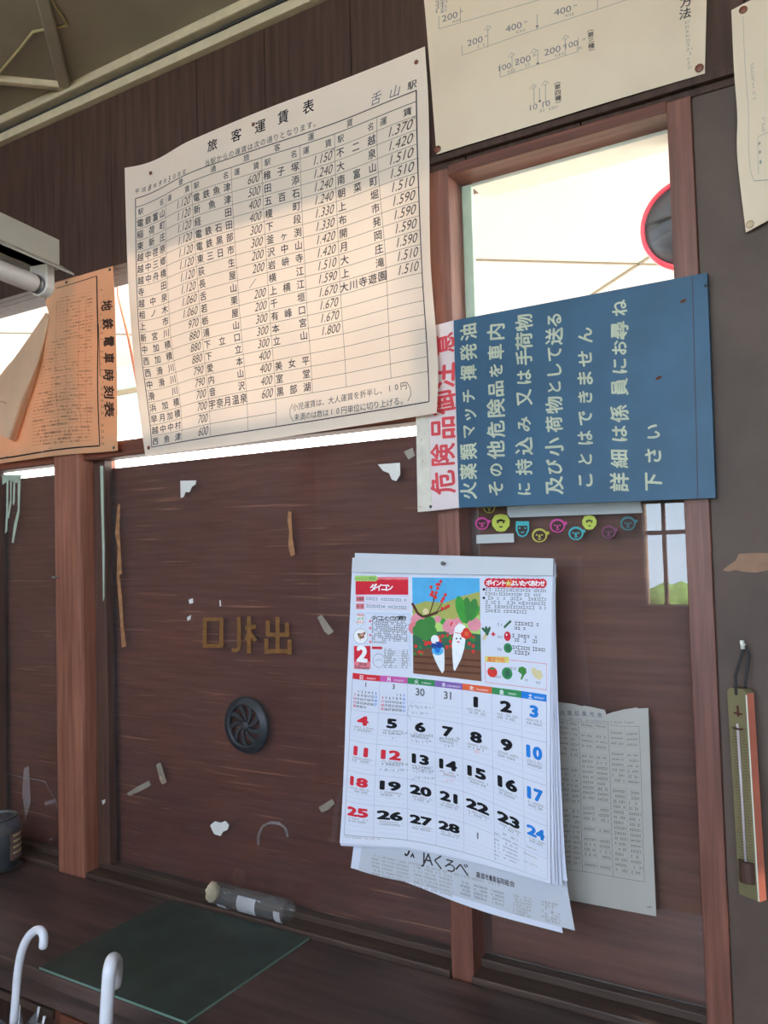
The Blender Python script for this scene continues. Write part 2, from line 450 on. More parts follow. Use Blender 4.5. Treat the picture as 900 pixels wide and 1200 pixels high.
plain('bulb guard', srgb(78, 54, 46), 0.45, 0.2)
plain('wad', srgb(216, 196, 160), 0.9, 0.1, scale=90)
plain('white scrap', srgb(226, 222, 216), 0.85, 0.04)
plain('jar content', srgb(40, 42, 50), 0.4, 0.3, scale=50)
plain('jar label', srgb(120, 96, 88), 0.5, 0.3, scale=60)
paper('old paper', srgb(252, 236, 220), 0.30, 0.03, 6)
paper('poster paper', srgb(230, 210, 186), 0.05, 0.03, 5, srgb(214, 192, 168))
paper('calendar paper', srgb(230, 233, 246), 0.12, 0.01)
paper('cover paper', srgb(206, 209, 218), 0.1, 0.02)
paper('card paper', srgb(210, 212, 218), 0.03, 0.02)
paper('list paper', srgb(190, 186, 178), 0.15, 0.04)
paper('orange paper', srgb(238, 186, 146), 0.26, 0.06, 9, srgb(226, 166, 120))
paper('orange back', srgb(232, 196, 164), 0.22, 0.08, 9)
paper('label paper', srgb(206, 206, 204), 0.1, 0.02)
for nm, c in dict(black=(34, 34, 38), soft=(74, 70, 72), grey=(120, 120, 128), faint=(158, 152, 144), pencil=(140, 146, 160), table=(96, 84, 74), pale_line=(168, 176, 200),
                  red=(216, 52, 66), pink=(232, 132, 142), palepink=(240, 190, 194), blue=(44, 128, 214), green=(62, 142, 88), violet=(138, 104, 176), magenta=(206, 98, 172),
                  orange=(232, 104, 66), skyblue=(92, 176, 224), hill=(176, 178, 100), bush=(74, 138, 72), dkbush=(66, 108, 84), leaf=(74, 160, 70), soil=(122, 84, 66), dksoil=(100, 66, 52),
                  branch=(96, 62, 52), flower=(222, 66, 62), blossom=(232, 150, 164), radish=(240, 242, 246), navy=(50, 76, 150), yellow=(226, 214, 120), lime=(180, 214, 120), tan=(150, 112, 88),
                  ginger=(222, 206, 160), white=(246, 246, 248), timered=(206, 120, 84), timeink=(120, 84, 66), timetitle=(74, 54, 46)).items():
    ink('ink '+nm, srgb(*c))
for nm, c in dict(magenta=(206, 60, 140), lime=(190, 196, 70), cyan=(54, 168, 172), yellow=(196, 180, 66), plum=(120, 50, 84), teal=(46, 106, 110)).items():
    plain('sticker '+nm, srgb(*c), 0.5, 0.05)
plain('sticker line', srgb(64, 40, 36), 0.7, 0.05)
glass('window glass', (0.97, 0.985, 0.98, 1), 0.018, 0.0, 0.045)
glass('jar glass', (0.8, 0.86, 0.88, 1), 0.05, 0.03, 0.08)
glass('clear film', (0.88, 0.88, 0.88, 1), 0.07, 0.1, 0.07, (0.75, 0.75, 0.75, 1))
glass('clear vinyl', (0.86, 0.9, 0.95, 1), 0.12, 0.08, 0.08, (0.8, 0.85, 0.95, 1))
glass('tape film', (0.8, 0.72, 0.6, 1), 0.3, 0.15, 0.1, (0.66, 0.6, 0.5, 1))
glass('frosted patch', (0.9, 0.9, 0.9, 1), 0.4, 0.3, 0.05, (0.85, 0.85, 0.88, 1))
glass('smear', (0.98, 0.98, 0.98, 1), 0.12, 0.4, 0.01, (0.7, 0.66, 0.68, 1))

# ------------------------------------------------------------------ the room
XL, XR, YB, ZC = -3.3, 1.25, -3.0, 2.812
b = MB(); b.box(XL-0.1, XR+0.1, YB-0.1, 0.12, -0.06, 0, 'floor concrete'); struct(b.build('floor'))
b = MB(); b.box(XL, XR, YB, 0.12, ZC, ZC+0.05, 'ceiling board')
for k in range(-4, 5):                                         # battens laid at 45 degrees meet at the wall
    x0 = -1.82+k*1.0
    for sx in (-1, 1):
        L = 3.0
        xe = x0+sx*L
        if xe < XL: L = x0-XL if sx < 0 else L
        if xe > XR: L = XR-x0 if sx > 0 else L
        if L <= 0.05: continue
        L = max(0.06, L)
        if not (XL < x0 < XR): continue
        b.bar((x0, -0.03, ZC-0.006), (x0+sx*L, -0.03-L, ZC-0.006), 0.03 if sx > 0 else 0.022, 0.02, 'ceiling strip' if sx < 0 else 'ceiling board')
struct(b.build('ceiling', bevel=0.004))
# front wall above the windows: upright boards with narrow joints
b = MB()
xs = [XL, -2.62, -2.30, -1.98, -1.68, -1.375, -1.165, -0.93, -0.67, -0.44, -0.16, 0.2, 0.55, 0.9, XR]
for x0, x1 in zip(xs, xs[1:]): b.box(x0+0.001, x1-0.001, 0, 0.022, 2.297, ZC, 'wall wood')
b.box(XL, XR, 0.022, 0.12, 2.297, ZC, 'wall wood')
struct(b.build('wall_front', bevel=0.0015))
b = MB(); b.box(XL, XR, 0.0, 0.12, 0.0, 0.70, 'wall wood'); struct(b.build('wall_front_lower'))
b = MB(); b.box(XL, XR, -0.03, 0, 2.788, ZC, 'ceiling strip'); struct(b.build('trim_1', bevel=0.003))
b = MB(); b.box(XL, XR, -0.022, 0, 2.742, 2.766, 'ceiling strip'); b.box(XL, XR, -0.004, 0, 2.766, 2.788, 'dark gap'); struct(b.build('trim_2', bevel=0.003))
b = MB(); b.box(-0.742, XR, -0.014, 0, 2.309, 2.322, 'wall wood'); struct(b.build('trim_3', bevel=0.002))
b = MB(); b.box(XL-0.1, XL, YB-0.1, 0.12, 0, ZC, 'room wall'); struct(b.build('wall_left'))
b = MB(); b.box(XR, XR+0.1, YB-0.1, 0.12, 0, ZC, 'room wall'); struct(b.build('wall_right'))
WX0, WX1, WZ0, WZ1 = -1.13, 1.15, 1.2, 2.72                     # daylight window behind the camera
CX0, CX1, CZ0 = -3.2, -1.42, 2.3                                # unseen high opening beside it, added to brighten the fare table
b = MB(); b.box(XL, CX0, YB-0.1, YB, 0, ZC, 'room wall'); b.box(CX1, WX0, YB-0.1, YB, 0, ZC, 'room wall'); b.box(CX0, CX1, YB-0.1, YB, 0, CZ0, 'room wall'); b.box(CX0, CX1, YB-0.1, YB, WZ1, ZC, 'room wall'); b.box(WX1, XR, YB-0.1, YB, 0, ZC, 'room wall')
b.box(WX0, WX1, YB-0.1, YB, 0, WZ0, 'room wall'); b.box(WX0, WX1, YB-0.1, YB, WZ1, ZC, 'room wall'); struct(b.build('wall_back'))
b = MB()
for x in (-1.03, -0.58, 0.0, 0.58): b.box(x-0.009, x+0.009, YB-0.07, YB-0.04, WZ0, WZ1, 'frame wood')
for z in (1.59, 1.98, 2.35): b.box(WX0, WX1, YB-0.07, YB-0.04, z-0.012, z+0.012, 'frame wood')
b.box(WX0-0.03, WX1+0.03, YB-0.1, YB+0.04, WZ0-0.03, WZ0, 'frame wood')
struct(b.build('window_4', bevel=0.002))
b = MB()
for x in (-2.75, -2.31, -1.87): b.box(x-0.009, x+0.009, YB-0.07, YB-0.04, CZ0, WZ1, 'frame wood')
b.box(CX0-0.03, CX1+0.03, YB-0.1, YB+0.03, CZ0-0.03, CZ0, 'frame wood'); struct(b.build('window_added_fill', bevel=0.002))  # bars and ledge of the high opening added for fill light
b = MB(); b.box(-14, 14, -16, YB-0.12, -0.25, -0.05, 'ground'); struct(b.build('ground'))

# pillar beside the windows
b = MB(); b.box(-0.249, XR, -0.001, 0.12, 0.0, 2.296, 'pillar paint'); struct(b.build('wall_pillar', bevel=0.003))
# posts and frames
b = MB(); b.box(-1.908, -1.801, -0.015, 0.11, 0.70, 2.297, 'post wood'); struct(b.build('trim_4', bevel=0.009))
b = MB(); b.box(-0.756, -0.709, -0.002, 0.11, 0.70, 2.297, 'frame wood'); struct(b.build('trim_5', bevel=0.002))
b = MB(); b.box(-0.289, -0.249, -0.006, 0.11, 0.70, 2.297, 'frame wood'); struct(b.build('trim_6', bevel=0.002))
b = MB(); b.box(-0.709, -0.289, -0.004, 0.11, 2.281, 2.302, 'rail wood'); struct(b.build('trim_7', bevel=0.002))

def window(name, x0, x1, z0, z1, gy, glass_x=None):
    return struct(empty(name, ((x0+x1)/2, gy, z0)))
# window_1: the bay with the jar, window_2: the ticket window, window_3: the one under the blue board
for nm, x0, x1 in (('window_1', XL, -1.908), ('window_2', -1.801, -0.756)):
    wd = window(nm, x0, x1, 0.70, 2.297, 0.05)
    b = MB(); b.box(x0, x1, 0.0, 0.058, 1.802, 1.843, 'rail wood'); b.build('transom_rail', wd, bevel=0.003)
    b = MB(); b.box(x0, x1, -0.012, 0.11, 0.70, 0.738, 'sill wood'); b.build('window_sill', wd, bevel=0.003)
    b = MB(); b.box(x0, x1, 0.03, 0.056, 0.738, 0.752, 'sill wood'); b.build('bottom_rail', wd, bevel=0.002)
    if nm == 'window_2':
        b = MB(); b.box(-1.801, -1.758, 0.03, 0.056, 0.752, 1.802, 'sash wood'); b.build('sash_stile', wd, bevel=0.002)
        gx0, gx1 = -1.758, x1
    else:
        b = MB(); b.box(-2.30, -2.222, 0.03, 0.056, 0.752, 1.802, 'sash wood'); b.build('sash_stile', wd, bevel=0.002)
        gx0, gx1 = x0, x1
    b = MB(); b.box(gx0, gx1, 0.048, 0.051, 0.752, 1.787, 'window glass'); b.build('glass_pane', wd)
    b = MB(); b.box(x0, x1, 0.048, 0.051, 1.843, 2.297, 'window glass'); b.build('glass_pane', wd)
    if nm == 'window_1': W1 = wd
    else: W2 = wd
W3 = window('window_3', -0.709, -0.289, 0.70, 2.281, 0.05)
b = MB(); b.box(-0.709, -0.289, -0.012, 0.11, 0.70, 0.738, 'sill wood'); b.build('window_sill', W3, bevel=0.003)
b = MB(); b.box(-0.709, -0.289, 0.03, 0.056, 0.738, 0.754, 'sill wood'); b.build('bottom_rail', W3, bevel=0.002)
b = MB(); b.box(-0.709, -0.289, 0.048, 0.051, 0.754, 2.281, 'window glass'); b.build('glass_pane', W3)
b = MB(); b.box(-0.709, -0.687, 0.058, 0.070, 1.72, 2.281, 'mint paint'); b.build('outer_stile', W3, bevel=0.002)
b = MB(); b.box(-0.687, -0.289, 0.058, 0.13, 2.274, 2.2965, 'white paint'); b.build('outer_rail', W3, bevel=0.002)

# brown boards standing behind the lower panes
def board(name, x0, x1, z0, z1, y, mat, label, wd):
    b = MB(); b.box(x0, x1, y, y+0.008, z0, z1, mat); o = b.build(name, bevel=0.0015); tag(o, label, 'board'); return o
board('wooden_board', -1.800, -0.757, 0.739, 1.785, 0.075, 'board wood', 'scratched reddish brown board filling the ticket window with the round grille', W2)
board('wooden_board', -2.60, -1.910, 0.739, 1.785, 0.075, 'board wood', 'brown board behind the pane with green paint drips, next to the jar', W1)
board('wooden_board', -0.708, -0.290, 0.739, 1.72, 0.085, 'plain board', 'plain brown board behind the pane under the blue sign', W3)

# ------------------------------------------------------------------ the waiting room beyond the windows
b = MB(); b.box(-9, 3.2, 0.13, 7.5, 3.2, 3.25, 'cream paint')
def seam(p, q):                                                # battens of the far ceiling, at 45 degrees
    b.bar((p[0], p[1], 3.198), (q[0], q[1], 3.198), 0.02, 0.008, 'ceiling seam')
seam((-4.4, 0.83), (1.6, 5.87)); seam((-3.6, 6.02), (0.9, 1.36)); seam((-7.4, 0.6), (-4.2, 3.3)); seam((-8.0, 3.2), (-5.6, 0.8))
struct(b.build('ceiling_beyond'))
b = MB(); b.box(-9, -4.5, 3.52, 3.62, 2.79, 3.2, 'green wall paint'); b.box(-9, -4.5, 3.5, 3.52, 2.95, 2.99, 'ceiling seam'); b.box(-9, -7.6, 3.52, 3.62, 0, 2.79, 'green wall paint'); struct(b.build('wall_beyond'))
b = MB(); b.box(-9, 3.2, 0.13, 7.5, -0.1, 0.0, 'floor concrete'); b.box(-9, 3.2, 7.5, 16, -0.1, 0.0, 'floor concrete'); struct(b.build('floor_beyond'))
# traffic mirror seen from behind through the upper pane
c0 = at(807, 263, 1.2); rm = empty('round_mirror', c0); tag(rm, 'round dark grey mirror back with a red rim, outside the upper pane', 'mirror')
R = 0.142
b = MB(); b.lathe([(0, 0.05), (R*0.5, 0.042), (R*0.9, 0.016), (R*0.93, 0.0)], 'mirror back', c0, 'y', 48); b.build('mirror_back', rm, smooth=True)
b = MB(); b.lathe([(R*0.91, -0.012), (R*1.0, -0.012), (R*1.02, 0.006), (R*1.0, 0.02), (R*0.91, 0.02)], 'mirror rim', c0, 'y', 48, True); b.build('rim', rm, smooth=True)
b = MB(); b.tube([c0+np.array([0.02, 0.0, 0.0]), c0+np.array([0.05, 0.02, 0.3]), (c0[0]+0.06, c0[1]+0.02, 3.2)], 0.012, 'dark steel'); b.build('hanging_rod', rm, smooth=True)
b = MB(); b.bar(c0+np.array([-0.12, -0.045, 0.01]), c0+np.array([0.05, -0.055, 0.03]), 0.012, 0.006, 'dark gap'); b.build('bracket', rm)
# twisted cord hanging beyond the ticket window
pa = at(139, 347, 0.16); pb = at(161, 450, 0.16)
b = MB(); b.tube([(pa[0]-0.02, 0.16, 2.7), pa, (pa+pb)/2+np.array([0.004, 0, 0]), pb, (pb[0]+0.03, 0.16, 1.84)], 0.004, 'red cord', 8); tag(b.build('twisted_cord', smooth=True), 'thin red and white twisted cord hanging beyond the pane beside the orange timetable', 'cord')
# hedge outside the back window, seen in the pane's reflection
b = MB(); rn = random.Random(3)
for k in range(90):
    c = np.array([rn.uniform(-3.5, 3.0), rn.uniform(-7.4, -6.6), rn.uniform(0.0, 0.85)]); r = rn.uniform(0.2, 0.38)
    b.lathe([(0, -r), (r*0.7, -r*0.7), (r, 0), (r*0.75, r*0.66), (0, r)], 'leaf green', c, 'z', 9)
h = b.build('hedge_foliage', smooth=True); h['kind'] = 'stuff'; h['label'] = 'green hedge mirrored in the lower pane'; h['category'] = 'hedge'

# ------------------------------------------------------------------ counter
ct = empty('counter', (-1.0, -0.19, 0)); tag(ct, 'dark worn wooden counter running along under the windows', 'counter')
b = MB(); b.box(XL+0.003, XR-0.003, -0.378, -0.0165, 0.70, 0.728, 'counter wood'); b.build('countertop', ct, bevel=0.004)
b = MB(); b.box(XL+0.003, XR-0.003, -0.368, -0.345, 0.655, 0.70, 'counter wood'); b.build('apron', ct, bevel=0.003)
b = MB(); b.box(XL+0.003, -1.465, -0.362, -0.03, 0.628, 0.645, 'sill wood'); b.build('shelf', ct, bevel=0.003)
x0 = -1.462
b = MB(); b.box(x0, x0+0.02, -0.36, -0.03, 0.0, 0.70, 'drawer wood'); b.box(x0+0.6, x0+0.62, -0.36, -0.03, 0.0, 0.70, 'drawer wood'); b.box(x0+0.02, x0+0.6, -0.05, -0.03, 0.0, 0.70, 'drawer wood'); b.build('cabinet_body', ct, bevel=0.002)
for z0, z1 in ((0.46, 0.648), (0.25, 0.45), (0.04, 0.24)):
    b = MB(); b.box(x0+0.022, x0+0.598, -0.365, -0.345, z0, z1, 'drawer wood'); d = b.build('drawer', ct, bevel=0.003)
    b = MB(); b.lathe([(0.006, 0), (0.006, 0.012), (0.015, 0.018), (0.013, 0.026), (0, 0.028)], 'dark steel', (x0+0.31, -0.365, (z0+z1)/2), 'y', 20); b.build('knob', d, smooth=True)
for x in (XL+0.03, XR-0.08):
    b = MB(); b.box(x, x+0.05, -0.34, -0.29, 0, 0.70, 'counter wood'); b.build('leg', ct, bevel=0.003)

b = MB(); zt = 0.7282
vs = [(-1.49, -0.374), (-1.087, -0.374), (-1.083, -0.018), (-1.492, -0.020)]
b.add([(x, y, zt+0.0045) for x, y in vs]+[(x, y, zt) for x, y in vs], [(0, 1, 2, 3), (7, 6, 5, 4)], 'mat green')
b.f += [(i, 4+i, 4+(i+1) % 4, (i+1) % 4) for i in range(4)]; k = b.slot('mat edge'); b.mi += [k]*4
tag(b.build('desk_mat'), 'dark green glossy writing mat lying on the counter', 'mat')

# glass jar
jc = at(-3, 1000, -0.085); jc = np.array([jc[0], -0.085, 0.7285])
jr = empty('glass_jar', jc); tag(jr, 'dark glass jar on the counter in front of the cracked pane', 'jar')
rj, hj = 0.058, 0.14
b = MB(); b.lathe([(rj*0.86, 0.0), (rj, 0.008), (rj, hj*0.78), (rj*0.9, hj*0.9), (rj*0.8, hj*0.94), (rj*0.8, hj), (rj*0.76, hj), (rj*0.76, hj*0.93), (rj*0.93, hj*0.77), (rj*0.94, 0.012), (0, 0.01)], 'jar glass', jc, 'z', 40); b.build('jar_body', jr, smooth=True)
b = MB(); b.lathe([(0, 0.013), (rj*0.9, 0.013), (rj*0.9, hj*0.66), (0, hj*0.67)], 'jar content', jc, 'z', 32); b.build('contents', jr, smooth=True)
b = MB(); n = 14; vs = []; fs = []
for k in range(n+1):
    a = -0.05+k*1.2/n
    for z in (0.03, 0.1): vs.append(jc+np.array([math.cos(a)*(rj+0.0006), math.sin(a)*(rj+0.0006), z]))
fs = [(2*k, 2*k+2, 2*k+3, 2*k+1) for k in range(n)]; b.add(vs, fs, 'jar label')
for z in (0.045, 0.06, 0.075, 0.09):
    vs = []
    for k in range(n+1):
        a = 0.1+k*1.0/n
        for dz in (0, 0.005): vs.append(jc+np.array([math.cos(a)*(rj+0.001), math.sin(a)*(rj+0.001), z+dz]))
    b.add(vs, fs, 'ink ginger')
b.build('label', jr)
b = MB(); b.lathe([(rj*0.8, hj*0.95), (rj*0.86, hj*0.95), (rj*0.87, hj*0.99), (rj*0.8, hj*0.99)], 'steel', jc, 'z', 40, True); b.build('neck_ring', jr, smooth=True)

# umbrellas standing in front of the counter, only their handles show
def umbrella(base_px, Y, pts, r, label, drop=0.0):
    P = [p if len(p) == 3 else at(p[0], p[1], Y) for p in pts]
    root = empty('umbrella', (P[0][0], P[0][1], 0)); tag(root, label, 'umbrella', None)
    # smooth path
    Q = np.array(P); t = np.arange(len(Q), dtype=float); fine = herm(t, Q, np.linspace(0, len(Q)-1, 40))
    rr = [r]*40; rr[0] = r*0.97; rr[-1] = r*0.95
    b = MB(); b.tube(fine, rr, 'handle white', 16); hd = b.build('handle', root, smooth=True)
    b = MB(); e = fine[-1]-fine[-2]; e /= np.linalg.norm(e); b.tube([fine[-1]-e*0.001, fine[-1]+e*r*0.25, fine[-1]+e*r*0.45], [r*0.95, r*0.75, r*0.3], 'handle white', 16); b.build('handle_tip', root, smooth=True)
    x, y, z = P[0]
    b = MB(); b.tube([(x, y, 0.003), (x, y, z+0.004)], 0.004, 'steel', 10); b.build('shaft', root, smooth=True)
    b = MB(); b.tube([(x, y, 0.001), (x, y, 0.05)], [0.003, 0.006], 'handle white', 10); b.build('ferrule', root, smooth=True)
    z = z-drop; b = MB(); n = 32; vs = []; zs = np.linspace(0.05, z-0.012, 12)
    for j, zz in enumerate(zs):
        f = j/11
        for k in range(n):
            a = 2*math.pi*k/n; rad = (0.007+0.034*f**0.8)*(1+0.32*math.cos(8*a)*f)
            vs.append((x+rad*math.cos(a), y+rad*math.sin(a), zz+0.012*f*math.cos(8*a)))
    b.add(vs, [(j*n+k, j*n+(k+1) % n, (j+1)*n+(k+1) % n, (j+1)*n+k) for j in range(11) for k in range(n)], 'clear vinyl'); b.build('canopy', root, smooth=True)
    for k in range(8):
        a = 2*math.pi*k/8; rad = 0.054
        b = MB(); b.tube([(x+0.008*math.cos(a), y+0.008*math.sin(a), 0.06), (x+rad*0.9*math.cos(a), y+rad*0.9*math.sin(a), z-0.02), (x+rad*math.cos(a), y+rad*math.sin(a), z+0.004)], [0.0012, 0.0014, 0.0028], 'handle white', 6); b.build('rib', root, smooth=True)
    return root
umbrella((17, 1195), -0.47, [(16, 1199), (18.5, 1170), (21, 1140), (25, 1117), (32, 1100), (40, 1091.5), (47, 1090), (51, 1097), (50.5, 1110)], 0.0078, 'clear umbrella whose white hooked handle bends sideways over the counter edge, nearer the jar')
p0 = at(124, 1203, -0.55); p1 = at(126.5, 1160, -0.55); p2 = at(128.5, 1136, -0.55); p3 = at(132, 1124.5, -0.53); p4 = at(136, 1127, -0.50); p5 = at(136.5, 1139, -0.475); p6 = at(135, 1154, -0.465)
umbrella((124, 1200), -0.55, [tuple(p) for p in (p0, p1, p2, p3, p4, p5, p6)], 0.0105, 'umbrella whose white hooked handle points away, in front of the green mat', 0.07)

# roll of clear film lying against the sill
a0 = np.array([-1.425, -0.018-0.026, 0.757]); a1 = np.array([-1.185, -0.018-0.026, 0.757])
a0 = at(250, 1049, 0.004); a1 = at(338, 1069, 0.004); a0[2] = a1[2] = 0.7635
fr = empty('film_roll', a0); tag(fr, 'crumpled roll of clear film with a beige wad at one end, behind the green mat', 'plastic film')
b = MB(); n = 26; m_ = 30; vs = []; rn = random.Random(5)
d = a1-a0
for j in range(m_+1):
    for k in range(n):
        a = 2*math.pi*k/n; rad = 0.023*(1+0.07*math.sin(5*a+j*0.5)+0.05*math.sin(11*a-j)+rn.uniform(-0.04, 0.04))
        vs.append(a0+d*j/m_+np.array([0, math.cos(a)*rad, math.sin(a)*rad]))
b.add(vs, [(j*n+k, j*n+(k+1) % n, (j+1)*n+(k+1) % n, (j+1)*n+k) for j in range(m_) for k in range(n)], 'clear film'); b.build('film_tube', fr, smooth=True)
b = MB(); vs = []; seg = 14
for j in range(9):
    t = math.pi*j/8
    for k in range(seg):
        a = 2*math.pi*k/seg; q = 1+rn.uniform(-0.14, 0.14)
        vs.append(a0+np.array([-0.002-math.cos(t)*0.014*q, math.sin(t)*math.cos(a)*0.019*q, math.sin(t)*math.sin(a)*0.022*q]))
b.add(vs, [(j*seg+k, j*seg+(k+1) % seg, (j+1)*seg+(k+1) % seg, (j+1)*seg+k) for j in range(8) for k in range(seg)], 'wad'); b.build('wad', fr, smooth=True)
for f0, f1, a_, b_ in ((0.42, 0.66, 2.4, 3.9), (0.14, 0.26, 3.6, 4.4), (0.9, 0.98, 2.9, 4.2)):
    b = MB(); vs = []; nn = 8
    for k in range(nn+1):
        a = a_+(b_-a_)*k/nn
        for f in (f0, f1): vs.append(a0+d*f+np.array([0, math.cos(a)*0.0262, math.sin(a)*0.0262]))
    b.add(vs, [(2*k, 2*k+1, 2*k+3, 2*k+2) for k in range(nn)], 'frosted patch'); b.build('torn_label', fr)

# ------------------------------------------------------------------ fluorescent lamp
ang = math.radians(11); dv = np.array([math.sin(ang), -math.cos(ang), 0])    # runs from the wall end towards the room
le = at(70, 281, -0.5); lamp = empty('fluorescent_lamp', le); tag(lamp, 'grey fluorescent lamp with an unlit white tube, hanging before the orange timetable', 'lamp')
sd = np.array([math.cos(ang), math.sin(ang), 0]); L = 1.2; H = 0.052
def prism(b, prof, mat, s0=0.0, s1=L):
    """prof: (sideways, up) outline swept along the lamp"""
    n = len(prof); vs = [le+dv*s+sd*p[0]+np.array([0, 0, p[1]]) for s in (s0, s1) for p in prof]
    b.add(vs, [tuple(range(n)), tuple(range(2*n-1, n-1, -1))]+[((i+1) % n, i, n+i, n+(i+1) % n) for i in range(n)], mat)
b = MB(); prism(b, [(-0.035, 0.0), (0.0, 0.0), (0.0, -H), (-0.035, -H)], 'lamp grey'); b.build('housing', lamp, bevel=0.002)
b = MB(); prism(b, [(-0.09, -H-0.018), (-0.035, -H+0.006), (0.0, -H+0.006), (0.028, -H-0.012), (0.028, -H-0.016), (0.0, -H), (-0.035, -H), (-0.09, -H-0.022)], 'lamp grey', -0.004); b.build('reflector', lamp, bevel=0.001)
tz = -H-0.036; tx = -0.02
b = MB(); b.tube([le+dv*s+sd*tx+np.array([0, 0, tz]) for s in (0.033, 0.05, L-0.05, L-0.033)], [0.0162]*4, 'tube glass', 24); b.build('tube', lamp, smooth=True)
for s in (0.033, L-0.045):
    b = MB(); b.tube([le+dv*(s+k)+sd*tx+np.array([0, 0, tz]) for k in (0, 0.012)], 0.0168, 'steel', 24); b.build('tube_cap', lamp, smooth=True)
for s in (0.012, L-0.03):
    b = MB(); pr = [(tx-0.019, -H), (tx+0.019, -H)]+[(tx+0.019*math.cos(a), tz+0.019*math.sin(a)) for a in np.linspace(0, -math.pi, 10)]
    prism(b, pr, 'tube glass', s, s+0.02); b.build('socket', lamp, bevel=0.002)
for s in (0.35, 0.95):
    p = le+dv*s+sd*-0.018
    b = MB(); b.tube([p, (p[0], p[1], ZC)], 0.004, 'steel', 8); b.build('hanger_rod', lamp, smooth=True)

# cable on the ceiling and wire in the moulding gap
b = MB(); b.tube([(-2.3, -0.06, ZC-0.005), at_many([(0, 28)], [0])[0]*0+np.array([-1.76, -0.20, ZC-0.005]), np.array([-1.69, -0.22, ZC-0.005]), np.array([-1.60, -0.19, ZC-0.005]), (-1.55, -0.28, ZC-0.005), (-1.3, -0.6, ZC-0.005)], 0.0035, 'cable', 8)
tag(b.build('ceiling_cable', smooth=True), 'thin beige cable running along the ceiling boards', 'cable')
b = MB(); b.tube([(XL, -0.012, 2.776)]+[(-3.2+k*0.4, -0.012+0.002*math.sin(k*2), 2.776+0.003*math.sin(k*1.7)) for k in range(11)]+[(XR, -0.012, 2.776)], 0.004, 'cord', 8)
tag(b.build('wire', smooth=True), 'dark wire lying in the groove between the two ceiling mouldings', 'cable')

# ------------------------------------------------------------------ fare table
rows = 0.0294
mid = [(154, 389), (163, 389.5), (234.8, 370), (315, 349.5), (398.5, 330), (494, 303), (504, 301)]
top = [(146, 196.7), (158.9, 194.5), (224.4, 164), (306.7, 129.5), (392, 97), (488, 58.5), (497.8, 54.4)]
tt = [(147, 236), (158.9, 232.9), (224.4, 202), (306.7, 173), (392, 144.5), (488, 106), (501, 101)]
tb = [(169, 525.5), (177.8, 524), (246.7, 512), (324, 500), (405.5, 487), (502.9, 470.7), (512.5, 469)]
sb = [(170.5, 535), (178, 533.7), (246.7, 524.5), (324, 513.5), (405, 501), (503, 485.5), (511.5, 484)]
X = [at(p[0], p[1])[0] for p in mid]; X = [x-X[1] for x in X]
dy = [[-.006, -.006, -.012, -.006, -.012, -.006, -.006], [-.012, -.008, -.014, -.010, -.016, -.008, -.008], [-.045, -.030, -.018, -.022, -.020, -.026, -.040],
      [-.012, -.010, -.022, -.030, -.034, -.046, -.050], [-.012, -.010, -.024, -.032, -.036, -.048, -.054]]
vrow = [24.68, 21.78, 10.0, 0.0, -0.8]
ctrl = [[(p[0], p[1], y) for p, y in zip(r, ys)] for r, ys in zip((top, tt, mid, tb, sb), dy)]
S = Sheet(X, [v*rows for v in vrow], ctrl)
S.base('old paper', 110, 110)
fare = empty('fare_table', at(330, 330)); tag(fare, 'large yellowed printed fare table of station names and prices pinned above the ticket window', 'poster')
W8 = X[5]; u_of = lambda px, py: S.inv(px, py)[0]
top_lines = [158.9, 196.7, 224.4, 272, 306.7, 351, 392, 445.5, 488]
bot_lines = [178, 210, 246.7, 289.6, 324, 366.7, 405.5, 458, 503]
def tt_y(x): return np.interp(x, [p[0] for p in tt], [p[1] for p in tt])
def tb_y(x): return np.interp(x, [p[0] for p in tb], [p[1] for p in tb])
UL = [(u_of(a, tt_y(a))+u_of(c, tb_y(c)))/2 for a, c in zip(top_lines, bot_lines)]
UL[0] = 0.0; UL[8] = W8
VR = lambda r: (20-r)*rows                                     # r = 0 is the top of the first station row
ln = 0.0009; K = 'ink table'
S.line([(0, 21.78*rows), (W8, 21.78*rows), (W8, 0), (0, 0), (0, 21.78*rows)], 0.0022, 'ink soft')
S.line([(0, VR(-1)), (W8, VR(-1))], 0.0016, 'ink soft')
for r in range(0, 20):
    S.line([(0, VR(r)), (UL[4] if r >= 19 else W8, VR(r))], ln, K)
for k in range(1, 8): S.line([(UL[k], VR(-1)), (UL[k], 0 if k <= 4 else VR(18))], ln, K)
cols = ['電鉄富山 稲荷町 東新庄 越中荏原 越中三郷 越中舟橋 寺田 越中泉 相ノ木 上市 新宮川 中加積 西加積 西滑川 中滑川 滑川 浜加積 早月加積 越中中村 西魚津'.split(),
        '電鉄魚津 新魚津 経田 電鉄石田 電鉄黒部 東三日市 荻生 長屋 舌山 若栗 栃屋 浦山 下立口 下立 愛本 内山 音沢 宇奈月温泉'.split(),
        '稚子塚 田添 五百石 榎町 下段 釜ヶ渕 沢中山 岩峅寺 横江 上横江 千垣 有峰口 本宮 立山 - 美女平 室堂 黒部湖'.split(),
        '不二越 大泉 南富山 朝菜町 上堀 布市 開発 月岡 大庄 上滝 大川寺遊園'.split()]
fares = ['1.120 1.120 1.120 1.120 1.120 1.120 1.120 1.120 1.060 1.060 970 880 880 880 790 790 700 700 700 600'.split(),
         '600 500 400 400 300 300 200 200 ／ 200 200 300 300 300 400 400 400 600'.split(),
         '1.150 1.240 1.240 1.240 1.330 1.330 1.420 1.420 1.510 1.590 1.670 1.670 1.670 1.800'.split(),
         '1.370 1.420 1.510 1.510 1.510 1.590 1.590 1.590 1.590 1.510 1.510'.split()]
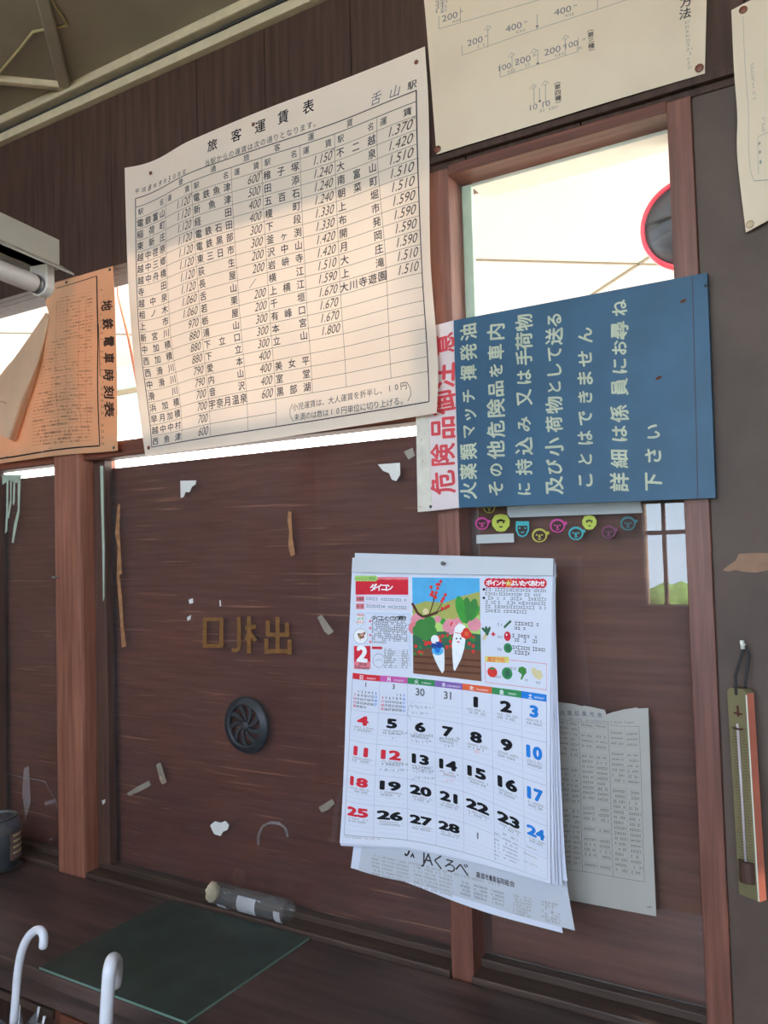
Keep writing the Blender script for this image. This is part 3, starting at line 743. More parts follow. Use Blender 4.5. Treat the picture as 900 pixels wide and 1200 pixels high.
for c in range(4):
    a, e = UL[2*c], UL[2*c+1]; g = UL[2*c+2]; cs = min(0.0182, (e-a)*0.225)
    S.spread('駅名', a+0.016, e-0.016, VR(-0.5), VR(-0.5), 0.0175, 'ink soft', bold=0.008)
    S.spread('運賃', e+0.016, g-0.016, VR(-0.5), VR(-0.5), 0.0175, 'ink soft', bold=0.008)
    for r, t in enumerate(cols[c]):
        if t == '-': continue
        pad = 0.014 if len(t) < 5 else 0.010
        S.spread(t, a+pad, e-pad, VR(r+0.5), VR(r+0.5), cs*1.2 if len(t) < 5 else (e-a-0.004)/len(t), 'ink soft', bold=0.012)
    for r, t in enumerate(fares[c]):
        if t == '／': S.line([((e+g)/2-0.010, VR(r+0.85)), ((e+g)/2+0.010, VR(r+0.25))], 0.0012, 'ink soft'); continue
        S.text(t, g-0.007, VR(r+0.45), 0.0285, 'ink table', sx=0.80, shear=0.28, align='r', bold=0)
        if r == 0: S.text('円', g-0.004, VR(0.14), 0.009, 'ink soft')
for ch, (x, y) in zip('普通旅客運賃', [(212, 212), (250, 199), (289, 187), (325, 173), (364.5, 156.7), (410, 143)]):
    u, v = S.inv(x, y); S.text(ch, u, (21.39)*rows, 0.0175, 'ink soft', bold=0.008)
for ch, (x, y) in zip('旅客運賃表', [(249, 170), (277, 158.5), (305, 148), (332, 137), (361.5, 125)]):
    u, v = S.inv(x, y); S.text(ch, u, v, 0.031, 'ink black', bold=0.012)
u0, v0 = S.inv(243, 191); u1, v1 = S.inv(371, 144)
S.spread('当駅からの運賃は次の通りとなります。', u0, u1, v0, v1, 0.0165, 'ink black')
u0, v0 = S.inv(161, 224); u1, v1 = S.inv(216, 201.5)
for i, ch in enumerate('平成8年9月5日改定'):
    f = i/9; S.text(ch, u0+(u1-u0)*f, v0+(v1-v0)*f, 0.014 if not ch.isdigit() else 0.021, 'ink black', shear=0.25 if ch.isdigit() else 0)
u, v = S.inv(441, 115); S.text('舌', u, v, 0.028, 'ink grey', shear=0.1, bold=0)
u, v = S.inv(463, 107); S.text('山', u, v, 0.026, 'ink grey', shear=0.15, bold=0)
u, v = S.inv(483, 99.5); S.text('駅', u, v, 0.0185, 'ink soft', bold=0.01)
u0, v0 = S.inv(346, 477); u1, v1 = S.inv(473, 452)
S.spread('小児運賃は、大人運賃を折半し、10円', u0, u1, v0, v1, 0.0165, 'ink soft')
u0, v0 = S.inv(348, 489); u1, v1 = S.inv(473, 469)
S.spread('未満のは数は10円単位に切り上げる。', u0, u1, v0, v1, 0.0165, 'ink soft')
for px in ([(343, 473), (340, 480), (340, 487), (344, 494)], [(477, 448), (481, 455), (481.5, 463), (478, 470)]):
    S.line([S.inv(*q) for q in px], 0.0012, 'ink soft')
S.build('printed_sheet', fare)
for x, y in ((176.7, 203), (297, 146), (488, 73), (174.4, 524.7)):
    uv = S.inv(x, y); p = S.pos([uv], [0.0006])[0]; pin(fare, p, 0.0048, 'brown tack')

# ------------------------------------------------------------------ poster of signal distances
S = Sheet([0, 0.16, 0.32, 0.49], [0, 0.15, 0.30, 0.5], [[(511.5, 181, -.006), (610, 151, -.012), (716, 118.5, -.010), (826, 86, -.006)],
    [(505, 97, -.010), (607, 66, -.008), (716, 35, -.008), (828, 2, -.006)], [(498, 12, -.006), (604, -20, -.006), (717, -52, -.006), (830, -86, -.006)],
    [(486, -105, -.006), (600, -140, -.006), (719, -176, -.006), (833, -212, -.006)]])
S.base('poster paper', 60, 60)
po = empty('signal_poster', at(660, 60)); tag(po, 'large cream poster with faint distance diagrams, pinned above the window with the blue sign', 'poster')
cc = lambda x, y: (500+x/2.647, y/2.647)
I = lambda x, y: S.inv(*cc(x, y))
for pts in ([(38, 50), (38, 90), (240, 32)], [(105, 68), (105, 22)], [(240, 32), (350, 0)], [(110, 142), (110, 172), (530, 30), (700, -28)], [(190, 148), (190, 88)], [(343, 92), (343, 45)], [(530, 30), (530, 0)],
            [(228, 198), (228, 240), (470, 160), (470, 118)], [(265, 228), (265, 172)], [(345, 200), (345, 155)], [(430, 173), (430, 118)],
            [(333, 268), (333, 322)], [(350, 272), (350, 316)], [(369, 262), (369, 312)]):
    S.line([I(*p) for p in pts], 0.0011, 'ink faint')
for p in [(343, 82), (345, 197), (351, 314)]: S.disc(I(*p), 0.0022, 0.0022, 'ink soft')
for p in [(190, 86), (263, 170), (431, 116), (330, 268), (367, 257), (332, 158)]:
    u, v = I(*p); S.line([(u-0.006, v-0.004), (u, v+0.004), (u+0.006, v-0.001), (u-0.002, v-0.006)], 0.001, 'ink faint')
for t, x, y in (('200', 72, 52), ('200', 150, 128), ('400', 270, 84), ('400', 422, 33), ('100', 243, 208), ('200', 298, 187), ('200', 390, 157), ('100', 450, 138), ('10', 332, 332), ('10', 371, 322)):
    u, v = I(x, y); S.text(t, u, v, 0.0185 if t[0] != '1' else 0.0165, 'ink grey', sx=1.05); 
    S.text('m', u+0.021, v+0.004, 0.008, 'ink grey'); S.dashes(u+0.004, u+0.018, v-0.0125, 0.006, 'ink faint')
for t, x, y0, y1 in (('︵第三種︶', 508, 90, 160), ('︵第四種︶', 405, 252, 322)):
    for i, ch in enumerate(t):
        u, v = I(x+i, y0+(y1-y0)*i/4); S.text(ch, u, v, 0.0115, 'ink soft', bold=0.015)
for ch, x, y in (('方', 805, 5), ('法', 802, 42)):
    u, v = I(x, y); S.text(ch, u, v, 0.023, 'ink soft', bold=0.015)
for i in range(11):
    u, v = I(806+i*0.9, 70+i*14); S.dashes(u-0.003, u+0.003, v, 0.0062, 'ink faint', i)
for x in (27, 42):
    for i in range(4): u, v = I(x+8, -4+i*13); S.dashes(u-0.004, u+0.004, v, 0.0075, 'ink soft', i+x)
S.build('printed_sheet', po)
for x, y in ((513, 175), (819.5, 80)):
    pin(po, S.pos([S.inv(x, y)], [0.0006])[0], 0.0072, 'brown tack')

# ------------------------------------------------------------------ poster on the pillar
S = Sheet([0, 0.03, 0.12, 0.30], [0, .09, .2, .32, 0.42], [[(874, 272.5, -.012), (886, 266, -.014), (922, 247, -.010), (1000, 205, -.008)], [(864.5, 190, -.022), (878, 184, -.020), (918, 165, -.014), (998, 125, -.008)],
    [(864, 135, -.020), (877, 129, -.018), (916, 110, -.012), (997, 70, -.008)], [(860, 80, -.026), (873, 74, -.026), (913, 55, -.024), (995, 14, -.022)], [(857, 12, -.014), (870, 5, -.012), (911, -14, -.012), (994, -56, -.012)]])
S.base('poster paper', 40, 70)
po = empty('wall_notice', at(885, 130)); tag(po, 'narrow visible strip of a curling cream notice pinned on the dark pillar', 'poster')
S.line([(0.030, 0.40), (0.030, 0.07), (0.036, 0.055), (0.09, 0.045)], 0.001, 'ink faint'); S.line([(0.055, 0.12), (0.11, 0.118)], 0.001, 'ink faint'); S.line([(0.055, 0.12), (0.05, 0.06)], 0.001, 'ink faint')
for v in (0.105, 0.09, 0.075): S.disc((0.058, v), 0.003, 0.003, 'ink faint')
for i in range(12): S.dashes(0.044, 0.050, 0.31-i*0.008, 0.006, 'ink palepink' if i == 8 else 'ink faint', i)
for i in range(5): S.dashes(0.066, 0.072, 0.16-i*0.008, 0.006, 'ink faint', i+20)
S.build('printed_sheet', po)
for (x, y), mt in (((871, 12), 'brown tack'), ((879, 263), 'cream tack')):
    pin(po, S.pos([S.inv(x, y)], [0.0006])[0], 0.0065, mt)

# ------------------------------------------------------------------ orange timetable
tm = empty('timetable', at(80, 430)); tag(tm, 'torn orange timetable sheet hanging sideways before the windows beside the fare table', 'poster')
# u to the right, v up; the sheet's own top is its edge nearest the fare table
S = Sheet([0, .26, .40, .54], [0, .1, .3, .5], [[(-60, 553, -.02), (15, 541, -.02), (80, 532.5, -.026), (138, 528, -.018)], [(-62, 480, -.02), (12, 475, -.02), (72, 468, -.018), (137, 470, -.02)],
    [(-66, 405, -.018), (4, 400, -.018), (66, 392, -.030), (135, 388, -.02)], [(-70, 352, -.014), (0, 340, -.014), (62, 331.5, -.018), (132, 312, -.016)]])
def inside(pts):
    return [S.inv(*p) for p in pts]
# outline follows the tear: the sheet's inner corner is folded away
out = [(64.5, 331.5), (80, 327), (100, 321), (117, 316), (132, 312), (134.5, 350), (135.5, 390), (137, 450), (137.5, 500), (138, 528), (110, 530.5), (80, 532.5), (50, 536), (15, 541), (-10, 545), (-40, 549), (-55, 552),
       (-57, 520), (-50, 505), (-30, 480), (-4, 446), (15, 422), (40, 391), (57, 366.5), (53.5, 355), (56, 345), (63, 338)]
pl = [S.inv(*p) for p in out]
S.poly(pl, 'orange paper', 0, 0.02)
for q in list(S.q): S.q.append((q[0], [tuple(f[::-1]) for f in q[1]], 'orange paper', -0.0006))
S.line(inside([(66, 338), (113.5, 323.5), (115, 400), (117, 522.5), (60, 528), (15, 535.5), (-30, 542)]), 0.0026, 'ink black', 2)
S.line(inside([(115.5, 380), (117.5, 440)]), 0.0012, 'ink black', 2)
for ch, p in zip('地鉄電車時刻表', [(125.5, 358), (126.7, 379.5), (128, 400), (128, 419.5), (127.5, 439.5), (128, 459.5), (128.3, 479.5)]):
    u, v = S.inv(*p); S.text(ch, u, v, 0.027, 'ink timetitle', rot=-math.pi/2, bold=0.03, layer=2, sx=1.25)
rn = random.Random(2)
for i in range(44):
    y = 345+i*4.0; xl = max(62-(i*0.9 if i > 12 else 0)*1.0, 32); n = rn.randint(3, 6)
    u0, v0 = S.inv(xl+6, y+5); u1, v1 = S.inv(108, y-3 if y < 500 else y-1)
    if v0 < 0.02: break
    S.line([(u0, v0), (u1, v1)], 0.0007, 'ink timered', 2)
    for k in range(n):
        f = rn.random(); S.dashes(u0+(u1-u0)*f, u0+(u1-u0)*min(1, f+0.16), v0+(v1-v0)*f, 0.004, 'ink timeink', i*7+k, 0.6, 2)
for x in (70, 82, 96, 104): S.line(inside([(x-3, 352), (x, 510)]), 0.0007, 'ink timered', 2)
for i in range(26): u, v = S.inv(119+i*0.05, 340+i*7.2); S.dashes(u-0.003, u+0.003, v, 0.005, 'ink timeink', i, 0.9, 2)
S.build('printed_sheet', tm)
# the torn flap, curling towards the room
F1 = Sheet([0, .03, .06, .085], [0, .1, .2, .3], [[(-24, 500, -.03), (-8, 507, -.055), (9, 514, -.060), (18, 518, -.030)], [(-16, 462, -.03), (2, 466, -.05), (22, 472, -.052), (33, 472, -.026)],
    [(18, 418, -.028), (30, 421, -.042), (43, 425, -.042), (49, 424, -.024)], [(54, 366, -.024), (56, 368, -.03), (58, 372, -.03), (60, 376, -.020)]], 0.0007)
F1.base('orange back', 16, 24); F1.dashes(0.02, 0.05, 0.09, 0.004, 'ink timeink', 3); F1.build('torn_flap', tm)
for x, y in ((129, 316), (78, 331), (133.5, 524.5)):
    pin(tm, S.pos([S.inv(x, y)], [0.0006])[0], 0.004, 'grey tack')
for x, y in ((50, 529.5), (59, 525.5), (8, 535)):
    b = MB(); p = S.pos([S.inv(x, y)], [0.0004])[0]; b.bar(p+np.array([-0.005, -0.0006, 0]), p+np.array([0.005, -0.0006, 0.001]), 0.0012, 0.0012, 'steel'); b.build('staple', tm)

# ------------------------------------------------------------------ blue danger sign
sg = empty('danger_sign', at(660, 460, -0.02)); tag(sg, 'blue wooden signboard hung sideways with white brush lettering and a pale red-lettered edge', 'sign')
S = Sheet([0, .040, .093, .32, .555], [0, .37], [[(489.5, 600, -.024), (506, 598.5, -.024), (538, 595, -.024), (680, 589.5, -.024), (838.5, 583.5, -.024)], [(485.5, 390, -.024), (500, 384, -.024), (531.5, 375.5, -.024), (672, 348.5, -.024), (828.5, 319.5, -.024)]], 0.02)
b = MB()
def slab(u0, u1, mat, name, th=0.018):
    uv = [(u0, 0), (u1, 0), (u1, .37), (u0, .37)]; f = S.pos(uv, [0]*4); k = S.pos(uv, [-th]*4)
    b = MB(); b.add(list(f)+list(k), [(0, 1, 2, 3), (7, 6, 5, 4)]+[(i, 4+i, 4+(i+1) % 4, (i+1) % 4) for i in range(4)], mat); return b
cc = lambda x, y: (480+x/2.432, 310+y/2.432)
I = lambda x, y: S.inv(*cc(x, y))
bl = slab(.093, .555, 'blue paint', ''); st = slab(.0395, .0925, 'pale strip', ''); ed = slab(0, .039, 'cream strip', '', 0.016)
def flush(mb_target, name):
    P = S.pos(np.concatenate([a for a, *_ in S.q]), np.concatenate([np.zeros(len(a))+h for a, _, _, h in S.q])) if S.q else []
    i = 0
    for a, f, mt, h in S.q: mb_target.add(P[i:i+len(a)], f, mt); i += len(a)
    S.q = []; return mb_target.build(name, sg)
rn = random.Random(11)
def column(t, xc, ys, size, mat):
    for ch, y in zip(t, ys):
        u, v = I(xc, y)
        S.text(ch, u, v, size*rn.uniform(0.93, 1.05)*(0.88 if '\u3040' < ch < '\u3100' else 1), mat, rot=math.pi/2+rn.uniform(-0.06, 0.06), bold=0.026, sx=rn.uniform(0.92, 1.04), shear=rn.uniform(0.0, 0.12))
LS = 0.0345
column('火薬類マッチ揮発油', 168, [645, 590, 533, 475, 428, 375, 308, 250, 192], LS, 'sign letter')
column('その他危険品を車内', 246, [638, 585, 528, 470, 410, 355, 302, 250, 192], LS, 'sign letter')
column('に持込み又は手荷物', 326, [640, 577, 517, 455, 380, 322, 265, 218, 165], LS, 'sign letter')
column('及び小荷物として送る', 412, [630, 578, 520, 455, 400, 350, 303, 255, 205, 158], LS, 'sign letter')
column('ことはできません', 500, [615, 555, 495, 438, 378, 325, 268, 203], LS, 'sign letter')
column('詳細は係員にお尋ね', 598, [620, 553, 483, 425, 350, 290, 238, 188, 125], LS, 'sign letter')
column('下さい', 694, [620, 545, 477], LS, 'sign letter')
uv = [I(806, 35), I(822, 668)]; S.line(uv, 0.0010, 'ink branch')
for x, y in ((780, 104), (710, 323)): u, v = I(x, y); S.disc((u, v), 0.006, 0.0028, 'ink branch', rot=0.3)
flush(bl, 'blue_panel')
column('危険品御注意', 93, [622, 543, 466, 393, 318, 228], 0.050, 'sign red')
flush(st, 'lettered_strip')
for x, y in ((30, 690), (38, 560), (34, 500)): u, v = I(x, y); S.disc((u, v), 0.0015, 0.0015, 'ink tan')
flush(ed, 'edge_strip')
for x, y in ((60, 690), (845, 60)):
    p = S.pos([I(x, y)], [0.0])[0]; pin(sg, p, 0.003, 'dark steel', 'nail_head')

# ------------------------------------------------------------------ calendar
cal = empty('wall_calendar', at(520, 660, -0.02)); tag(cal, 'white wall calendar page for February hanging on the frame between the windows', 'calendar')
vC, vB, vH, vT = 0.0, 0.0177, 0.3515, 0.59
us = [-0.012, 0, .116, .232, .406, .416]
CP = [[(398, 988, -.085), (403, 988.5, -.084), (477.7, 993.5, -.070), (544, 1007, -.075), (642, 1034.5, -.100), (645, 1035.5, -.102)],
      [(398.8, 977, -.083), (403.5, 978, -.082), (477.7, 984.6, -.068), (544, 999, -.073), (642, 1031.5, -.098), (645, 1032.5, -.1)],
      [(407, 788, -.045), (413.5, 789, -.045), (477.7, 794.5, -.042), (542, 801.5, -.044), (640.7, 814.8, -.052), (645, 815.5, -.053)],
      [(411, 700, -.032), (417, 700, -.032), (479, 702, -.032), (543.5, 704, -.032), (642, 708, -.033), (647, 708.2, -.033)],
      [(413, 654, -.027), (419, 654, -.027), (480, 654, -.027), (544, 654, -.027), (643.5, 654.6, -.027), (648.5, 654.7, -.027)]]
vs5 = [vC, vB, vH, .505, vT]
def shifted(dx_b, dy_b, dY, dx_t=0, dy_t=0):
    out = []
    for r, row in enumerate(CP):
        f = (vT-vs5[r])/vT
        out.append([(x+dx_t+(dx_b-dx_t)*f, y+dy_t+(dy_b-dy_t)*f, d+dY[0]+(dY[1]-dY[0])*f) for x, y, d in row])
    return out
# pages behind the front one, fanning out
for dx, dy_, dY in ((5, -2, (.0012, .006)), (9, 2, (.002, .012)), (14, 3, (.003, .020)), (20, -3, (.004, .030))):
    c = shifted(dx, dy_, dY, 0.8, 0.2)
    for r in range(5):                                          # the fan opens on the side away from the ticket window
        for k in range(6):
            x, y, d = c[r][k]; f = (5-k)/5
            c[r][k] = (x-dx*f*(vT-vs5[r])/vT*0.9, y, d)
    P_ = Sheet(us, vs5, c); P_.base('calendar paper', 16, 20); P_.build('page', cal)
# back cover with the sponsor's print
BK = [[(420, 1020, -.055), (430, 1023, -.055), (487, 1036, -.050), (554, 1056, -.054), (660, 1087, -.066), (673.6, 1090.5, -.068)],
      [(424, 990, -.052), (433, 992, -.052), (488, 1003, -.047), (553, 1021, -.050), (654, 1050, -.060), (667, 1053, -.062)],
      [(424, 800, -.030), (431, 801, -.030), (486, 806, -.030), (550, 812, -.030), (643, 824, -.034), (654, 825, -.034)],
      [(418, 700, -.024), (424, 700, -.024), (482, 702, -.024), (546, 704, -.024), (642, 708, -.025), (651, 708.2, -.025)],
      [(416.5, 656, -.021), (422, 656, -.021), (482, 657, -.021), (546, 658, -.021), (643, 660, -.021), (651.5, 660.5, -.021)]]
B2 = Sheet(us, [-.053, 0.0, vH, .505, vT], BK); B2.base('cover paper', 60, 60)
cc = lambda x, y: (410+x/3.333, 960+y/3.333)
I = lambda x, y: B2.inv(*cc(x, y))
pts = [I(x, y) for x, y in ((212, 138), (222, 146), (231, 137), (236, 122), (229, 122), (223, 138), (217, 131))]; B2.poly(pts, 'ink black')
pts = [I(x, y) for x, y in ((236, 146), (246, 130), (254, 152), (247, 150), (245, 142), (240, 150))]; B2.poly(pts, 'ink black')
for ch, x, y, sz in (('J', 286, 150, .03), ('A', 307, 155, .03), ('く', 347, 165, .03), ('ろ', 392, 180, .028), ('べ', 438, 192, .03)):
    u, v = I(x, y); S_ = B2.text(ch, u, v, sz, 'ink soft', bold=0.01)
for i in range(6):
    for c0_, (x, y, wd, sl) in enumerate(((85, 138, 150, 0.24), (250, 185, 155, 0.27))):
        for a, e in ((0, .22), (.27, .6), (.64, .97)):
            u0, v0 = I(x+wd*a, y+i*14.5+wd*a*sl); u1, v1 = I(x+wd*e, y+i*14.5+wd*e*sl); n = 6
            for k in range(n): B2.dashes(u0+(u1-u0)*k/n, u0+(u1-u0)*(k+0.9)/n, v0+(v1-v0)*k/n, 0.0042, 'ink grey', i*31+k+c0_)
for i in range(4):
    for a, e in ((0, .22), (.3, .6), (.68, .97)):
        x, y, wd, sl = 432, 243, 175, 0.28
        u0, v0 = I(x+wd*a, y+i*15+wd*a*sl); u1, v1 = I(x+wd*e, y+i*15+wd*e*sl)
        for k in range(6): B2.dashes(u0+(u1-u0)*k/6, u0+(u1-u0)*(k+.9)/6, v0+(v1-v0)*k/6, 0.0046, 'ink soft', i*17+k)
for i in range(7):
    for a, e in ((0, .4), (.62, .98)):
        x, y, wd, sl = 638, 296, 180, 0.22
        u0, v0 = I(x+wd*a, y+i*11.5+wd*a*sl); u1, v1 = I(x+wd*e, y+i*11.5+wd*e*sl)
        for k in range(5): B2.dashes(u0+(u1-u0)*k/5, u0+(u1-u0)*(k+.9)/5, v0+(v1-v0)*k/5, 0.004, 'ink grey', i*13+k)
u0, v0 = I(502, 218); u1, v1 = I(634, 252); B2.spread('黒部市農業協同組合', u0, u1, v0, v1, 0.0115, 'ink soft', bold=0.02)
for k in range(30):
    u0, v0 = I(230+k*12, 168+k*3.05); B2.dashes(u0, u0+0.006, v0, 0.0042, 'ink grey', k)
B2.build('back_cover', cal)
WK = [[(x-9 if k < 2 else x-14, y+(3 if k > 2 else -3), d+.006) for k, (x, y, d) in enumerate(r)] if i < 2 else [(x, y, d+.003) for x, y, d in r] for i, r in enumerate(BK)]
W_ = Sheet(us, [-.053, 0.0, vH, .505, vT], WK); W_.base('calendar paper', 16, 18); W_.build('page', cal)
# top card and binder strip
b = MB(); b.plate([(416.5, 648), (650, 654.5), (652.5, 676), (651, 677), (417, 672)], -0.018, 0.0022, 'card paper'); b.build('backing_card', cal)
# front page
S = Sheet(us, vs5, CP); S.base('calendar paper', 70, 90)
cc = lambda x, y: (400+x/3.333, 640+y/3.333)                     # reads off the enlarged top half
I = lambda x, y: S.inv(*cc(x, y))
cd2 = lambda x, y: (390+x/3.103, 780+y/3.103)                    # and the lower half
J = lambda x, y: S.inv(*cd2(x, y))
PX = lambda pts, mat, layer=1: S.poly([I(*p) for p in pts], mat, layer)
PX([(56, 130), (262, 130), (262, 190), (56, 190)], 'ink red'); PX([(140, 120), (262, 121), (262, 131), (140, 131)], 'ink pink')
for i, ch in enumerate('おいしい野菜'):
    p = I(63+i*13.5, 126); S.disc(p, 0.0066, 0.0066, 'ink lime', 2); S.text(ch, p[0], p[1], 0.0085, 'ink green', layer=3)
for i, ch in enumerate('ダイコン'): u, v = I(126+i*21, 161); S.text(ch, u, v, 0.0165, 'ink white', bold=0.03, layer=3)
for y, t in ((206, '栄養素'), (235, '効能')):
    PX([(58, y-11), (90, y-11), (90, y+11), (58, y+11)], 'ink pink')
    for i, ch in enumerate(t): u, v = I(65+i*(9.5 if len(t) > 2 else 17), y); S.text(ch, u, v, 0.0068, 'ink black', layer=2)
    for a, e in (((92, y-11), (262, y-9)), ((92, y+11), (262, y+13)), ((262, y-9), (262, y+13))): S.line([I(*a), I(*e)], 0.0006, 'ink palepink')
    u0, v0 = I(97, y+1); u1, v1 = I(256, y+3); S.dashes(u0, u1, (v0+v1)/2, 0.006, 'ink soft', y)
for k in range(8):                                               # scalloped badge
    a = k*math.pi/4; u, v = I(75+14*math.cos(a), 284+18*math.sin(a)); S.disc((u, v), 0.0042, 0.0042, 'ink skyblue', 1); S.disc((u, v), 0.0037, 0.0037, 'ink white', 2)
PX([(60, 268), (90, 268), (90, 302), (60, 302)], 'ink white', 3)
for j, (t, mt) in enumerate((('今日は', 'ink red'), ('なにを', 'ink green'), ('作ろう', 'ink orange'))):
    for i, ch in enumerate(t): u, v = I(66+i*9.5, 269+j*14); S.text(ch, u, v, 0.0062, mt, layer=4, bold=0.02)
S.line([I(95, 262), I(266, 266), I(268, 470)], 0.0006, 'ink skyblue')
for i, ch in enumerate('ダイコンとイカの煮物'): u, v = I(126+i*13.2, 281); S.text(ch, u, v, 0.0105, 'ink black', bold=0.02)
for i in range(10):
    y = 293+i*9.0; u0, v0 = I(119, y); u1, v1 = I(258 if i != 9 else 175, y+2); S.dashes(u0, u1, (v0+v1)/2, 0.0052, 'ink soft', i)
    if i % 3 == 0: S.disc(I(113, y), 0.0026, 0.0026, 'ink pink')
S.disc(I(76, 352), 0.0155, 0.0150, 'ink white', 2); S.ring(I(76, 352), 0.0155, 0.0150, 0.0006, 'ink grey', 3)
rn = random.Random(4)
for k in range(26):
    a = rn.uniform(0, 6.28); r = rn.uniform(0, 19); u, v = I(76+r*math.cos(a), 350+r*0.85*math.sin(a)); S.disc((u, v), rn.uniform(.0016, .0034), rn.uniform(.0014, .003), rn.choice(['ink tan', 'ink flower', 'ink ginger', 'ink pink', 'ink branch']), 3, 9)
PX([(50, 390), (114, 390), (114, 480), (50, 480)], 'ink red'); PX([(50, 450), (114, 450), (114, 480), (50, 480)], 'ink pink', 2)
u, v = I(82, 421); S.text('2', u, v, 0.042, 'ink white', bold=0.05, layer=3, sx=1.1)
u, v = I(82, 461); S.text('2018', u, v, 0.0088, 'ink black', layer=3); u, v = I(82, 474); S.text('February', u, v, 0.0085, 'ink black', layer=3)
PX([(120, 392), (160, 393), (160, 403), (120, 402)], 'ink red')
S.ring(I(147, 447), 0.0125, 0.0135, 0.0006, 'ink soft'); S.line([I(133, 450), I(140, 443), I(154, 443), I(161, 450)], 0.0006, 'ink soft')
for i in range(8):
    y = 403+i*9.5; u0, v0 = I(168, y); u1, v1 = I(196+(i*37 % 22), y); S.dashes(u0, u1, v0, 0.0046, 'ink soft', i+50); u0, v0 = I(236, y+2); u1, v1 = I(260, y+2); S.dashes(u0, u1, v0, 0.0044, 'ink soft', i+70)
    S.line([I(165, y+5.5), I(262, y+7.5)], 0.0004, 'ink faint')
# picture: two white radishes in a field under a plum branch
PX([(277, 122), (540, 125), (548, 528), (282, 497)], 'ink skyblue')
PX([(279, 232), (330, 215), (400, 222), (470, 196), (541, 178), (544, 330), (280, 320)], 'ink hill', 2)
PX([(279, 262), (300, 270), (330, 262), (420, 290), (542, 270), (544, 350), (280, 345)], 'ink lime', 3)
for x, y, r, mt in ((300, 292, 30, 'blossom'), (330, 300, 24, 'lime'), (425, 315, 30, 'blossom'), (520, 305, 26, 'blossom'), (288, 320, 26, 'pink'), (440, 308, 14, 'flower'), (398, 294, 12, 'leaf'), (529, 300, 12, 'flower'), (455, 300, 20, 'blossom'), (330, 255, 12, 'ginger'), (380, 285, 16, 'violet') if False else (378, 286, 14, 'blossom')):
    S.disc(I(x, y), r/3.333*0.00175, r/3.333*0.00165, 'ink '+mt, 4)
PX([(280, 345), (340, 335), (440, 332), (545, 345), (546, 420), (281, 410)], 'ink dkbush', 4)
PX([(281, 408), (360, 398), (470, 400), (546, 408), (548, 528), (282, 497)], 'ink soil', 5)
for y in (430, 455, 480): S.line([I(284, y), I(400, y+8), I(546, y+18)], 0.004, 'ink dksoil', 6)
for k in range(34):
    x, y = rn.uniform(284, 352), rn.uniform(345, 425)
    if k % 2: x = rn.uniform(370, 440); y = rn.uniform(338, 398)
    if k % 5 == 0: x = rn.uniform(500, 542); y = rn.uniform(350, 430)
    S.disc(I(x, y), 0.0035, 0.0035, 'ink flower' if k % 3 else 'ink bush', 6, 10)
for x, y, r in ((318, 315, 30), (345, 300, 26), (350, 335, 26), (300, 330, 22), (330, 345, 24)): S.disc(I(x, y), r*0.00052, r*0.00050, 'ink bush', 6)
for x, y, rx, ry, ro in ((468, 240, 20, 46, 0.25), (490, 250, 18, 50, 0), (512, 248, 18, 44, -0.3), (520, 262, 14, 34, -0.6), (478, 262, 20, 36, .1)): S.disc(I(x, y), rx*0.00052, ry*0.00050, 'ink leaf' if rx != 18 else 'ink bush', 6, 18, ro)
for px_, wd in (([(278, 222), (300, 262), (320, 276), (352, 268), (378, 258)], 0.0052), ([(345, 270), (362, 215), (372, 185)], 0.0022), ([(352, 268), (372, 258), (395, 250), (418, 238)], 0.002), ([(375, 255), (395, 222), (408, 190)], 0.0016), ([(362, 215), (356, 180), (352, 160)], 0.0014)):
    S.line([I(*p) for p in px_], wd, 'ink branch', 7)
for x, y in ((352, 160), (357, 180), (362, 195), (372, 182), (378, 165), (384, 150), (390, 138), (376, 150), (408, 190), (400, 205), (394, 215), (410, 240), (396, 244), (420, 234), (370, 200), (352, 190)): S.disc(I(x, y), 0.0034, 0.0034, 'ink flower', 8, 9)
PX([(445, 318), (462, 300), (485, 310), (490, 340), (482, 400), (470, 440), (456, 468), (445, 488), (440, 480), (436, 440), (434, 380)], 'ink radish', 8)
PX([(357, 400), (365, 388), (395, 390), (404, 404), (405, 450), (404, 485), (396, 497), (385, 480), (370, 450), (360, 425)], 'ink radish', 8)
S.disc(I(368, 365), 0.0086, 0.0086, 'ink radish', 9); S.disc(I(376, 388), 0.0125, 0.0076, 'ink navy', 9); S.disc(I(378, 408), 0.0125, 0.0085, 'ink skyblue', 9); S.disc(I(378, 406), 0.006, 0.005, 'ink blue', 10)
for x, y, r in ((490, 335, 15), (480, 345, 12), (500, 345, 12), (490, 352, 11)): S.disc(I(x, y), r*0.0005, r*0.0005, 'ink flower', 9)
S.disc(I(491, 343), .0045, .0045, 'ink orange', 10)
S.line([I(446, 338), I(470, 342)], 0.0013, 'ink orange', 9)
for x in (452, 468): S.disc(I(x, 361), 0.0016, 0.002, 'ink black', 9, 10)
S.disc(I(459, 374), 0.0034, 0.0018, 'ink pink', 9, 12)
